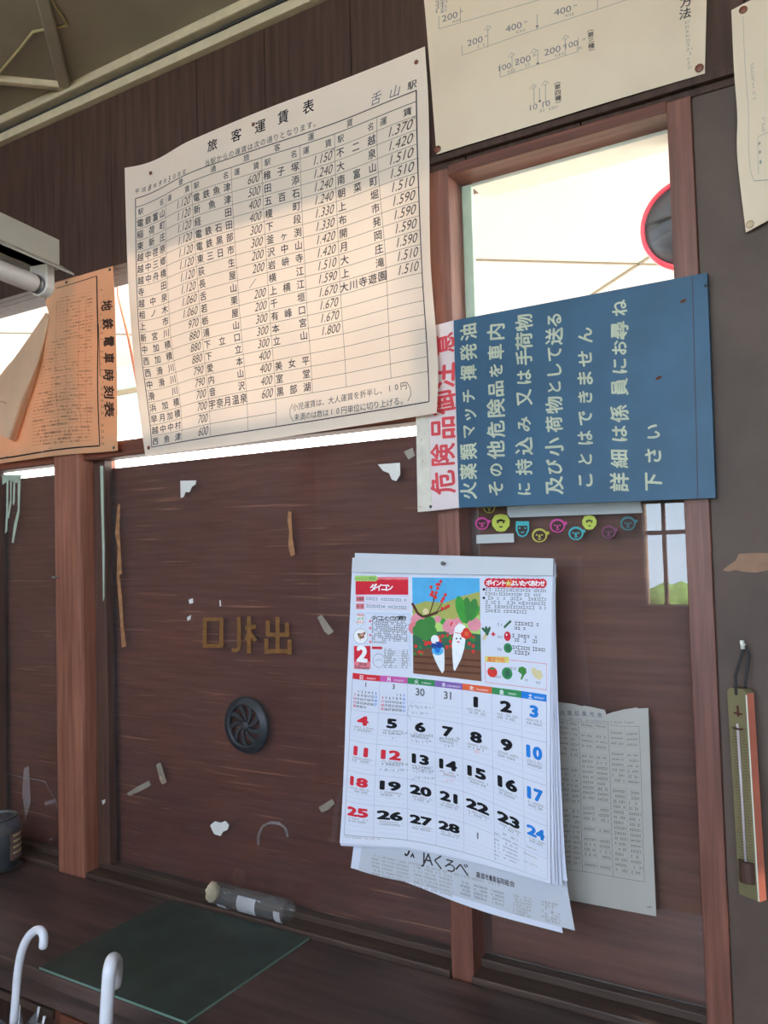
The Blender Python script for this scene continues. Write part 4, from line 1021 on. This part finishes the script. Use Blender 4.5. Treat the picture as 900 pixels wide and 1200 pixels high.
# right column
for i, ch in enumerate('ポイント★よいたべあわせ'):
    p = I(577+i*19, 143+i*0.25); S.disc(p, 0.0098, 0.0092, 'ink red' if ch != '★' else 'ink orange', 1); S.text(ch, p[0], p[1], 0.0122, 'ink white' if ch != '★' else 'ink yellow', bold=0.04, layer=2)
for i in range(6):
    y = 169+i*16.5; S.disc(I(557, y), 0.0026, 0.0026, 'ink black') if i in (0, 2) else None
    u0, v0 = I(562, y); u1, v1 = I(800 if i not in (1, 5) else (780 if i == 1 else 740), y+6)
    for k in range(5): S.dashes(u0+(u1-u0)*k/5, u0+(u1-u0)*(k+.96)/5, v0+(v1-v0)*k/5, 0.0066, 'ink soft', i*5+k)
S.line([I(636, 318), I(650, 304), I(663, 292)], 0.0042, 'ink dkbush')
S.disc(I(649, 352), 0.0066, 0.0084, 'ink red'); S.disc(I(646, 346), 0.0016, 0.002, 'ink white', 2); S.disc(I(651, 398), 0.0084, 0.0084, 'ink green'); S.disc(I(651, 398), 0.004, 0.005, 'ink dkbush', 2)
S.disc(I(562, 352), 0.003, 0.008, 'ink ginger', 1, 14, -0.5)
for ro in (-0.9, -0.2, 0.5): S.disc(I(570+ro*8, 331), 0.003, 0.009, 'ink dkbush', 2, 12, -ro)
u, v = I(594, 344); S.text('+', u, v, 0.014, 'ink red', bold=0.05)
for y, n in ((306, 2), (354, 2), (402, 2)):
    u0, v0 = I(610, y); u1, v1 = I(628, y); S.dashes(u0, u1, v0, 0.0045, 'ink soft', y)
    for j in range(n):
        u0, v0 = I(668 if not j else 676, y-4+j*17); u1, v1 = I((772, 762, 795)[(y-306)//48] if not j else (718, 762, 735)[(y-306)//48], y+j*17); S.dashes(u0, u1, (v0+v1)/2, 0.0072, 'ink black', y+j)
PX([(562, 430), (655, 432), (655, 456), (562, 452)], 'ink yellow', 2)
for i, ch in enumerate('風邪予防'): u, v = I(580+i*17, 442+i); S.text(ch, u, v, 0.0095, 'ink orange', bold=0.02, layer=3)
S.line([I(655, 444), I(802, 460), I(802, 562), I(564, 532), I(562, 452)], 0.0009, 'ink pink')
S.disc(I(590, 492), 0.0096, 0.0092, 'ink flower'); S.disc(I(590, 478), 0.005, 0.0022, 'ink green', 2); S.disc(I(648, 497), 0.0104, 0.0106, 'ink green'); S.disc(I(648, 497), 0.005, 0.0066, 'ink dkbush', 2)
PX([(700, 520), (706, 502), (690, 488), (694, 474), (708, 470), (722, 478), (724, 494), (714, 506), (706, 522)], 'ink bush')
PX([(742, 478), (756, 474), (764, 486), (778, 484), (788, 508), (776, 524), (760, 516), (746, 500)], 'ink ginger')
for x, y in ((610, 510), (668, 478), (715, 522), (772, 534)): u, v = I(x, y); S.dashes(u-0.007, u+0.007, v, 0.0045, 'ink soft', x)
# weekday band and grid
UC = [0.406*k/7 for k in range(8)]
FR = [0, .033, .222, .412, .602, .792, 1.0]; vr = [vH+(vB-vH)*f for f in FR]
for k, (ch, en, mt) in enumerate((('日', 'SUNDAY', 'red'), ('月', 'MONDAY', 'magenta'), ('火', 'TUESDAY', 'green'), ('水', 'WEDNESDAY', 'violet'), ('木', 'THURSDAY', 'orange'), ('金', 'FRIDAY', 'green'), ('土', 'SATURDAY', 'blue'))):
    S.rect(UC[k], vr[1], UC[k+1], vr[0]+0.001, 'ink '+mt, 1); S.text(ch, UC[k]+0.019, (vr[0]+vr[1])/2, 0.0095, 'ink white', bold=0.02, layer=2); S.text(en, UC[k]+0.040, (vr[0]+vr[1])/2-0.001, 0.0048, 'ink white', layer=2)
for k in range(8): S.line([(UC[k], vr[1]), (UC[k], vr[6])], 0.0005, 'ink pale_line')
for r in range(1, 7): S.line([(0, vr[r]), (UC[7], vr[r])], 0.0006 if r < 6 else 0.0009, 'ink pale_line')
S.line([(0, vr[1]), (0, vr[6]), (UC[7], vr[6]), (UC[7], vr[1])], 0.0009, 'ink grey')
for r in range(5):
    for k in range(7):
        for q in (.55, .7, .85):
            v = vr[r+1]+(vr[r+2]-vr[r+1])*q
            if not (r == 0 and k < 2): S.line([(UC[k]+.003, v), (UC[k+1]-.003, v)], 0.0003, 'ink pale_line')
def num(t, k, r, mt):
    u = (UC[k]+UC[k+1])/2-0.002; v = vr[r+1]-0.019
    S.text(t, u, v, 0.0245, mt, bold=0.055, sx=1.75, layer=2)
    for j in range(2): S.dashes(UC[k]+(.010 if r or k < 7 else 0), UC[k+1]-.010-.004*j, v-0.0145-.0055*j, 0.0042, 'ink soft' if j else 'ink faint', r*7+k+j)
d = 1
for i in range(4, 32):
    r, k = divmod(i, 7); num(str(d), k, r, 'ink red' if k == 0 or d == 12 else ('ink blue' if k == 6 else 'ink black')); d += 1
for t, k in (('30', 2), ('31', 3)): S.text(t, (UC[k]+UC[k+1])/2-.002, vr[1]-.014, 0.020, 'ink grey', bold=0.03, layer=2)
S.text('1', (UC[4]+UC[5])/2-.002, vr[5]-.018, 0.020, 'ink grey', bold=0.02, layer=2)
for k, (mn, first, days) in enumerate((('1', 1, 31), ('3', 4, 31))):
    S.text(mn, (UC[k]+UC[k+1])/2, vr[1]-.0085, 0.013, 'ink soft', bold=0.02)
    for dd in range(1, days+1):
        q = dd-1+first; S.text(str(dd), UC[k]+.007+(q % 7)*.0073, vr[1]-.024-(q//7)*.0076, 0.0066, 'ink red' if q % 7 == 0 else ('ink blue' if q % 7 == 6 else 'ink soft'), bold=0.02)
# pencil notes
def scrawl(x0, x1, y, hgt, seed, mat='ink pencil', cnt=None):
    rn = random.Random(seed); x = x0; pts = []
    while x < x1:
        for _ in range(rn.randint(3, 5)):
            pts.append(J(x+rn.uniform(0, 9), y+rn.uniform(-hgt, hgt)))
        S.line(pts, 0.0008, mat, 2); pts = []; x += rn.uniform(9, 15)
for a in ((285, 365, 150, 7, 1), (290, 345, 172, 6, 2), (185, 270, 245, 6, 3), (215, 240, 265, 5, 4), (282, 362, 255, 7, 5), (285, 358, 276, 6, 6), (388, 455, 265, 6, 7), (408, 430, 292, 6, 8), (178, 270, 358, 6, 9), (170, 270, 380, 6, 10),
          (286, 368, 372, 6, 11), (290, 368, 385, 6, 12), (288, 375, 408, 6, 13), (398, 440, 395, 6, 14, 'ink palepink'), (398, 440, 418, 6, 15, 'ink palepink'), (512, 530, 315, 12, 16, 'ink palepink')): scrawl(*a)
S.line([J(290, 135), J(276, 150), J(272, 175), J(285, 200)], 0.0006, 'ink pencil', 2)
for i in range(7):
    u0, v0 = J(588, 608+i*14+(8 if i else 0)); S.dashes(u0, u0+.008, v0, .0042, 'ink soft', i); u1, v1 = J(672, 622+i*14); S.dashes(u0+.016, u1, (v0+v1)/2, .0042, 'ink soft', i+9)
for i in range(3):
    u0, v0 = J(694, 645+i*30); S.dashes(u0, u0+.03, v0-.003, .0036, 'ink faint', i)
u0, v0 = J(42, 623); u1, v1 = J(175, 630); S.dashes(u0, u1, (v0+v1)/2, .003, 'ink faint', 99)
S.build('front_page', cal)
# binder strip over the top
st_px = [(413, 653.5), (480, 653.7), (545, 654), (648.5, 654.5)]; sb_px = [(412, 671), (480, 672.8), (545, 674), (648, 675.5)]
Bn = Sheet([0, .12, .24, .43], [0, .03], [[(x, y, -.0335) for x, y in sb_px], [(x, y, -.0305) for x, y in st_px]], 0.003); Bn.base('card paper', 12, 2)
Bn.line([(0.0, .0012), (.43, .0012)], 0.0006, 'ink grey'); Bn.build('binder_strip', cal)
pn = at(521, 660, -.034); b = MB(); b.lathe([(0.0015, -0.03), (0.0015, 0.006), (0.004, 0.0065), (0.0042, 0.0085), (0, 0.0095)], 'steel', pn, 'y', 14)
tag(b.build('nail', smooth=True), 'small steel nail holding up the wall calendar', 'nail')

# ------------------------------------------------------------------ telephone list on the pane
S = Sheet([0, .07, .135, .20], [0, .12, .24, .38], [[(655, 1052, .040), (693, 1058, .034), (730, 1066, .036), (768.5, 1074, .030)], [(652, 980, .042), (690, 983, .040), (727, 988, .040), (765.5, 993, .040)], [(650, 900, .044), (688, 903, .042), (725, 906, .042), (762.5, 909, .042)], [(646, 820, .044), (684, 826, .044), (722, 833.5, .044), (759, 830, .044)]])
tl = empty('telephone_list', at(705, 950, 0.04)); tag(tl, 'grey printed telephone list with a torn top edge on the pane behind the calendar', 'notice')
cc = lambda x, y: (640+x/4.443, 810+y/4.443); I = lambda x, y: S.inv(*cc(x, y))
o_ = [(20, 48), (75, 58), (150, 68), (185, 78), (200, 75), (280, 92), (305, 97), (312, 122), (345, 110), (400, 96), (470, 84), (478, 90), (532, 88)] + [(538, 250), (545, 500), (553, 700), (562, 900), (573, 1172), (400, 1140), (250, 1112), (130, 1090), (70, 1080), (55, 900), (40, 600), (28, 300)]
S.poly([I(*p) for p in o_], 'list paper', 0, 0.025)
for q in list(S.q): S.q.append((q[0], [tuple(f[::-1]) for f in q[1]], 'list paper', -0.0005))
u0, v0 = I(85, 112); u1, v1 = I(280, 124); S.spread('内電話番号表', u0, u1, v0, v1, 0.0105, 'ink grey', bold=0.015, layer=2); S.line([I(70, 124), I(290, 136)], .0006, 'ink grey', 2)
for k in range(8): a, c = I(120+k*43, 143+k*3.2), I(120+(k+.9)*43, 143+k*3.2); S.dashes(a[0], c[0], a[1], .0042, 'ink soft', k, layer=2)
xt = [(60, 145), (168, 160), (322, 172), (484, 183)]; xb = [(80, 925), (190, 938), (350, 965), (513, 993)]
for a, e in zip(xt, xb): S.line([I(*a), I(*e)], .0008, 'ink grey', 2)
S.line([I(*p) for p in xt], .0008, 'ink grey', 2); S.line([I(*p) for p in xb], .0008, 'ink grey', 2)
S.line([I(*p) for p in ((250, 165), (272, 950))], .0004, 'ink faint', 2); S.line([I(*p) for p in ((408, 178), (432, 975))], .0004, 'ink faint', 2)
rn = random.Random(8)
for r in range(28):
    f = (r+1)/29
    row = [(a[0]+(e[0]-a[0])*f, a[1]+(e[1]-a[1])*f) for a, e in zip(xt, xb)]
    S.line([I(*p) for p in row], .0004, 'ink faint', 2)
    for c in range(3):
        if rn.random() < 0.14: continue
        (xa, ya), (xe, ye) = row[c], row[c+1]
        for a, e in ((.08, .46), (.58, .92)):
            p = I(xa+(xe-xa)*a, ya+(ye-ya)*a-13); q = I(xa+(xe-xa)*e, ya+(ye-ya)*e-13); S.dashes(p[0], q[0], (p[1]+q[1])/2, .0046, 'ink table', r*3+c, .85, 2)
p = I(540, 1124); S.line([(p[0]-.005, p[1]-.001), (p[0]+.004, p[1]+.001)], .0012, 'ink soft', 2)
S.build('printed_sheet', tl)

# ------------------------------------------------------------------ speaking grille in the ticket pane
g0 = at(289, 849.5, 0.046); gr = empty('speaking_grille', g0); tag(gr, 'round dark metal speaking grille set in the ticket window pane', 'grille')
b = MB(); b.lathe([(0.046, 0.0), (0.046, 0.007), (0.051, 0.012), (0.0525, 0.008), (0.0635, 0.006), (0.066, 0.0), (0.064, -0.004), (0.05, -0.004)], 'dark steel', g0, 'y', 56, True); b.build('outer_ring', gr, smooth=True)
for k in range(9):
    a = 2*math.pi*k/9; pts = []
    for i in range(6):
        f = i/5; r = 0.009+0.038*f; t = a+0.55*f; wd = 0.0025+0.0042*f; pts.append((r, t, wd))
    b = MB(); vs = []
    for yy in (-0.006, -0.003):
        for r, t, wd in pts:
            for sg_ in (-1, 1): tt_ = t+sg_*wd/r; vs.append(g0+np.array([r*math.cos(tt_), yy, r*math.sin(tt_)]))
    n = 12; fs = [(2*i, 2*i+2, 2*i+3, 2*i+1) for i in range(5)]+[(n+2*i, n+2*i+1, n+2*i+3, n+2*i+2) for i in range(5)]
    fs += [(2*i, n+2*i, n+2*i+2, 2*i+2) for i in range(5)]+[(2*i+1, 2*i+3, n+2*i+3, n+2*i+1) for i in range(5)]+[(0, 1, n+1, n), (10, n+10, n+11, 11)]
    b.add(vs, fs, 'dark steel'); b.build('vane', gr)
b = MB(); b.lathe([(0.011, 0.001), (0.011, 0.006), (0.006, 0.009), (0, 0.0095)], 'dark steel', g0, 'y', 20); b.build('hub', gr, smooth=True)

# gold lettering on the outside of the ticket pane, read mirrored from in here
b = MB()
def strokes(lst, wpx=8.5, mat='gold paint', Y=0.047, th=0.0006):
    for i, (a, e) in enumerate(lst):
        th += 0.00003; a, e = np.array(a, float), np.array(e, float); d_ = (e-a)/np.linalg.norm(e-a); n_ = np.array([-d_[1], d_[0]])*wpx/2
        b.plate([tuple(a-n_), tuple(e-n_), tuple(e+n_), tuple(a+n_)], Y, th, mat)
q = lambda x, y: (220+x/3.53, 660+y/3.53)
L_ = lambda *p: [(q(*p[i]), q(*p[i+1])) for i in range(len(p)-1)]
strokes(L_((70, 228), (70, 346))+L_((140, 228), (140, 346))+L_((64, 232), (146, 232))+L_((64, 342), (146, 342)), 4.6)
strokes(L_((212, 222), (214, 345), (206, 362), (182, 358)), 4.4)
strokes(L_((254, 220), (254, 372))+L_((238, 268), (284, 262))+L_((254, 285), (282, 322))+L_((254, 290), (240, 318)), 4.6)
strokes(L_((372, 222), (372, 366))+L_((332, 238), (332, 300))+L_((412, 246), (412, 300))+L_((328, 296), (418, 296))+L_((326, 312), (326, 376))+L_((422, 316), (422, 378))+L_((322, 364), (426, 364)), 4.8)
b.build('painted_lettering', W2)
# drips, scrapes and smears on the panes
def blob(parent, name, px, Y, mat, th=0.0006):
    b = MB(); b.plate(px, Y, th, mat); return b.build(name, parent)
blob(W2, 'brown_drip', [(338, 599), (341.5, 600), (342, 615), (343, 632), (346, 650), (341, 652), (338, 640), (339, 622), (337, 610)], .047, 'tan scrape')
blob(W2, 'brown_drip', [(138.5, 590), (141, 592), (140, 620), (143, 672), (140, 674), (143, 700), (145, 735), (148, 757), (143, 759), (140, 712), (137, 676), (138, 640), (135, 625)], .047, 'tan scrape')
blob(W2, 'paint_drip', [(117.5, 546), (121, 546), (121.5, 600), (122.5, 640), (122.3, 700), (121, 705), (120, 640), (118.5, 590)], .029, 'mint paint')
for px in ([(8, 562), (10, 562), (9.5, 600), (8.5, 622), (6, 625), (7.5, 600)], [(12, 562), (14, 562), (13.5, 590), (10.5, 608), (9, 606), (12, 585)], [(16, 562), (18, 562), (17.5, 588), (16, 592), (15, 590)],
           [(21, 560), (24.5, 560), (23.5, 580), (23, 600), (19, 620), (16, 636), (14, 636), (16.5, 615), (21, 597)], [(3, 556), (26, 556), (24, 562), (20, 566), (10, 563), (3, 568)]):
    blob(W1, 'paint_drip', px, .047, 'mint paint')
b = MB(); b.tube(at_many([(-20, 921), (0, 912), (10, 907), (26, 911), (45, 914), (54, 917), (57, 925), (63, 934), (68, 948), (71, 962)], [.0475]*10), 0.0011, 'smear', 5); b.build('crack', W1)
b = MB(); b.tube(at_many([(303, 990), (303, 978), (308, 968), (317, 964), (328, 965), (335, 971), (337, 980)], [.047]*7), 0.0032, 'smear', 6); b.build('glue_mark', W2)
for px in ([(52, 940), (66, 936), (64, 941), (53, 944)], [(55, 984), (63, 981), (60, 985)], [(28, 900), (34, 898), (36, 940), (30, 960), (26, 930)]): blob(W1, 'smear_mark', px, .047, 'smear', 0.0003)

# scraps left on the panes
def scrap(name, px, Y, mat, label, cat, group=None, th=0.0008):
    b = MB(); b.plate(px, Y, th, mat); o = b.build(name); tag(o, label, cat, group); return o
PS = 'scraps stuck on the ticket pane'
q = lambda x, y: (100+x/2.143, 520+y/2.143)
Z = lambda *p: [q(*k) for k in p]
scrap('paper_scrap', Z((239, 93), (279, 92), (277, 102), (268, 108), (262, 122), (252, 121), (247, 134), (240, 136)), .047, 'white scrap', 'square white torn paper corner near the top of the ticket pane under the fare table', 'paper scrap', PS)
scrap('paper_scrap', Z((735, 52), (790, 48), (791, 78), (781, 94), (770, 90), (763, 74), (748, 68)), .047, 'white scrap', 'wedge of white torn paper near the top of the ticket pane beside the blue sign', 'paper scrap', PS)
scrap('paper_scrap', Z((314, 958), (326, 948), (340, 952), (352, 947), (361, 958), (357, 970), (346, 974), (340, 985), (324, 980), (318, 968)), .047, 'white scrap', 'popcorn-shaped white paper remnant low on the pane above the film roll', 'paper scrap', PS)
scrap('paper_scrap', Z((260, 392), (270, 388), (271, 400), (262, 402)), .047, 'white scrap', 'tiny white paper fleck, upper of two beside the mirrored gold lettering', 'paper scrap', PS)
scrap('paper_scrap', Z((256, 436), (266, 430), (264, 441), (257, 445)), .047, 'white scrap', 'tiny white paper fleck, lower of two beside the mirrored gold lettering', 'paper scrap', PS)
scrap('paper_scrap', Z((337, 393), (340, 393), (341, 408), (338, 408)), .047, 'white scrap', 'thin upright white sliver above the mirrored gold lettering', 'paper scrap', PS)
scrap('tape_scrap', Z((583, 436), (594, 430), (624, 472), (611, 480), (600, 470)), .047, 'tape film', 'slanted clear tape scrap between the gold lettering and the calendar', 'tape scrap', PS)
scrap('tape_scrap', Z((586, 913), (620, 892), (627, 903), (612, 918), (594, 926)), .047, 'tape film', 'yellowish tape scrap close beside the lower edge of the calendar', 'tape scrap', PS)
scrap('tape_scrap', Z((178, 806), (189, 800), (205, 850), (193, 856), (186, 840)), .047, 'tape film', 'upright narrow tape scrap low on the pane near the dark sash stile', 'tape scrap', PS)
scrap('tape_scrap', Z((104, 878), (130, 862), (160, 846), (165, 858), (140, 872), (112, 884)), .047, 'tape film', 'slanted clear tape scrap lowest beside the dark sash stile', 'tape scrap', PS)
scrap('tape_scrap', Z((800, 20), (822, 10), (828, 30), (812, 40)), .047, 'tape film', 'crumpled shiny tape scrap tucked under the corner of the fare table', 'tape scrap', PS)
scrap('paper_scrap', [(119.5, 938), (123.5, 936.5), (123, 941), (120.5, 943)], .0295, 'white scrap', 'tiny white chip on the dark sash stile', 'paper scrap', PS)
b = MB(); p = at(68.5, 676, -.015); b.tube([p+np.array([0, 0.01, 0]), p+np.array([0, -0.016, -0.001])], 0.0018, 'steel', 8); b.tube([p+np.array([0, -0.016, -0.001]), p+np.array([0, -0.0175, -0.001])], 0.0042, 'steel', 12)
tag(b.build('nail', smooth=True), 'bent steel nail sticking out of the reddish post', 'nail')
# strip and label above the calendar
scrap('label_strip', [(594, 590), (750, 585), (753, 601), (598, 606.5), (595, 603)], .047, 'label paper', 'long white strip on the pane directly under the blue sign', 'label')
scrap('label_strip', [(558.5, 627), (602, 625), (602.5, 635.5), (558.5, 637)], .047, 'label paper', 'small white label on the pane below the face stickers', 'label')
def sticker(cx, cy, r, mat, style, label):
    """a cut-out head: hair or outline in one colour with dark facial lines"""
    b = MB(); P = lambda pts: [(540+(cx+x*r)/3, 570+(cy+y*r)/3) for x, y in pts]
    circ = lambda n, rx, ry, x0=0, y0=0: [(x0+rx*math.cos(2*math.pi*k/n), y0+ry*math.sin(2*math.pi*k/n)) for k in range(n)]
    if style == 0:                                               # full head of hair
        b.plate(P([(-1, .3), (-1.05, -.3), (-.7, -.9), (0, -1.05), (.7, -.9), (1.05, -.3), (1, .35), (.75, .65), (.5, .95), (0, 1.05), (-.5, .95), (-.75, .65)]), .047, .0006, mat)
    elif style == 1:                                             # long face with a flat cap of hair
        b.plate(P([(-.8, -.9), (.8, -.9), (.85, .2), (.5, .9), (0, 1.1), (-.5, .9), (-.85, .2)]), .047, .0006, mat)
        b.plate(P([(-.6, -.35), (.6, -.35), (.62, .15), (.38, .75), (0, .9), (-.38, .75), (-.62, .15)]), .0463, .0006, 'sticker line')
    else:                                                        # round outline with ears
        b.plate(P(circ(18, 1, .92)), .047, .0006, mat); b.plate(P(circ(10, .22, .22, 1.05, -.3)), .047, .0006, mat)
        b.plate(P(circ(16, .78, .70, 0, .06)), .0463, .0006, 'sticker line'); b.plate(P([(-.1, -.1), (.08, -.1), (.14, .3), (-.16, .3)]), .0456, .0006, mat)
    for ex in (-.36, .32): b.plate(P(circ(8, .13, .11, ex, -.05)), .0450, .0005, 'sticker line' if style == 0 else mat)
    b.plate(P([(-.25, .42), (.25, .38), (.15, .55), (-.1, .58)]), .0450, .0005, 'sticker line' if style == 0 else mat)
    if style == 0: b.plate(P([(-.5, -.15), (-.3, -.35), (.3, -.35), (.55, -.2), (.5, -.28), (0, -.45), (-.5, -.28)]), .0463, .0005, 'sticker line')
    return tag(b.build('face_sticker'), label, 'sticker', 'head stickers in a row on the pane')
for a in ((75, 130, 24, 'sticker magenta', 2, 'magenta head sticker at the row end beside the window frame'), (100, 76, 20, 'sticker yellow', 2, 'yellow head sticker half hidden by the lower edge of the blue sign'),
          (141, 128, 30, 'sticker lime', 0, 'lime head sticker with full bobbed hair, above the small white label'), (217, 148, 28, 'sticker cyan', 1, 'cyan square-faced head sticker just beyond the small white label'),
          (277, 172, 27, 'sticker yellow', 2, 'yellow round head sticker with an ear, lowest of the row'), (340, 138, 27, 'sticker magenta', 2, 'magenta round head sticker in the middle of the row'), (405, 165, 26, 'sticker cyan', 2, 'cyan round head sticker in the middle of the row'),
          (452, 127, 24, 'sticker lime', 0, 'lime head sticker with bowl-cut hair past the row middle'), (520, 160, 25, 'sticker plum', 2, 'dim plum head sticker second from the reflected window'), (588, 130, 27, 'sticker teal', 2, 'dim teal head sticker next to the reflected window')): sticker(*a)

# ------------------------------------------------------------------ pillar: torn patch and thermometer
scrap('torn_paper', [(847, 668), (853, 663), (862, 657), (866, 649), (880, 648), (905, 648), (918, 655), (916, 668), (902, 668), (886, 671), (871, 670), (862, 668), (853, 670)], -0.0012, 'torn brown paper', 'strip of torn brown paper stuck on the dark pillar above the thermometer', 'paper scrap', None, 0.0014)
pt = at(874, 806, -.03); ta = math.radians(30); ex = np.array([math.cos(ta), -math.sin(ta), 0]); ey = np.array([math.sin(ta), math.cos(ta), 0])
ex = np.array([math.cos(ta), -math.sin(ta), 0]); nrm = np.array([-math.sin(ta), -math.cos(ta), 0])   # faces a little towards the windows
tw, tl_, td = 0.037, 0.325, 0.016
b0 = np.array([-0.2155, -0.0345, 1.312])
th = empty('thermometer', b0); tag(th, 'old olive wooden thermometer with an orange side hanging on the dark pillar', 'thermometer')
lean = np.array([0.004, 0, 0])
def tp(x, z, n_): return b0+ex*x+nrm*n_+np.array([0, 0, -z])+lean*z/0.3
def tbox(b, x0, x1, z0, z1, n0, n1, mat, sides=None):
    vs = [tp(x, z, n_) for x in (x0, x1) for n_ in (n0, n1) for z in (z0, z1)]
    b.add(vs, [(0, 1, 3, 2), (0, 4, 5, 1), (2, 3, 7, 6), (0, 2, 6, 4), (1, 5, 7, 3)], mat); b.add([vs[i] for i in (4, 6, 7, 5)], [(0, 1, 2, 3)], sides or mat)
b = MB(); pr = [(-tw/2, .006), (-tw/2+.006, 0.0), (tw/2-.006, 0.0), (tw/2, .006), (tw/2, tl_), (-tw/2, tl_)]
vs = [tp(x, z, 0) for x, z in pr]+[tp(x, z, -td) for x, z in pr]; n = 6
b.add(vs, [tuple(range(n))[::-1], tuple(range(n, 2*n))]+[(i, (i+1) % n, n+(i+1) % n, n+i) for i in range(n)], 'olive board')
b.mi[2+3] = b.slot('orange side')
tbox(b, tw/2-.0025, tw/2-.0002, .008, tl_-.001, 0, .0006, 'pale edge')
for i in range(44): zz = .062+i*.0047; tbox(b, -.012 if i % 5 else -.0145, -.0045, zz, zz+.0006, 0, .0003, 'ink branch'); tbox(b, .0045, .011 if i % 5 else .0135, zz, zz+.0006, 0, .0003, 'ink branch')
tbox(b, -.002, .002, .027, .044, 0, .0004, 'ink branch'); tbox(b, -.008, .008, .038, .041, 0, .0004, 'ink branch')
b.build('scale_board', th)
b = MB(); b.tube([tp(0, .055, .003), tp(0, .29, .003)], .0022, 'thermometer rod', 10); b.build('glass_tube', th, smooth=True)
b = MB(); tbox(b, -.007, .007, .061, .064, 0, .0065, 'bulb guard'); b.build('clip', th, bevel=.0006)
b = MB(); n = 10; pr = [(.0135*math.cos(math.pi*k/n), .012*math.sin(math.pi*k/n)) for k in range(n+1)]
vs = [tp(x, z, y) for z in (.268, .300) for x, y in pr]; N = n+1
b.add(vs, [(k, k+1, N+k+1, N+k) for k in range(n)]+[tuple(range(N))[::-1], tuple(range(N, 2*N))], 'bulb guard'); b.build('bulb_guard', th, smooth=False)
peg = at(871.5, 757, -.012)
b = MB(); b.tube([tp(0.0, .010, .002), tp(-.001, -.02, .0), peg+np.array([0.0, -.003, -.006]), peg+np.array([.003, -.004, .001]), peg+np.array([.008, -.003, -.014]), tp(.012, -.008, -.006), tp(.004, .004, -.016)], .0022, 'cord', 8); b.build('hanging_cord', th, smooth=True)
b = MB(); b.tube([peg+np.array([0, .011, 0]), peg+np.array([0.0, -.009, .003])], .0036, 'white paint', 12); b.tube([peg+np.array([0.0, -.009, -.004]), peg+np.array([-.001, -.009, .010])], .0034, 'white paint', 12)
tag(b.build('peg', smooth=True), 'small white hook in the dark pillar holding the thermometer cord', 'hook')

bpy.data.objects.remove(_to)
for o in list(bpy.data.objects):
    if '_o' in o: del o['_o']
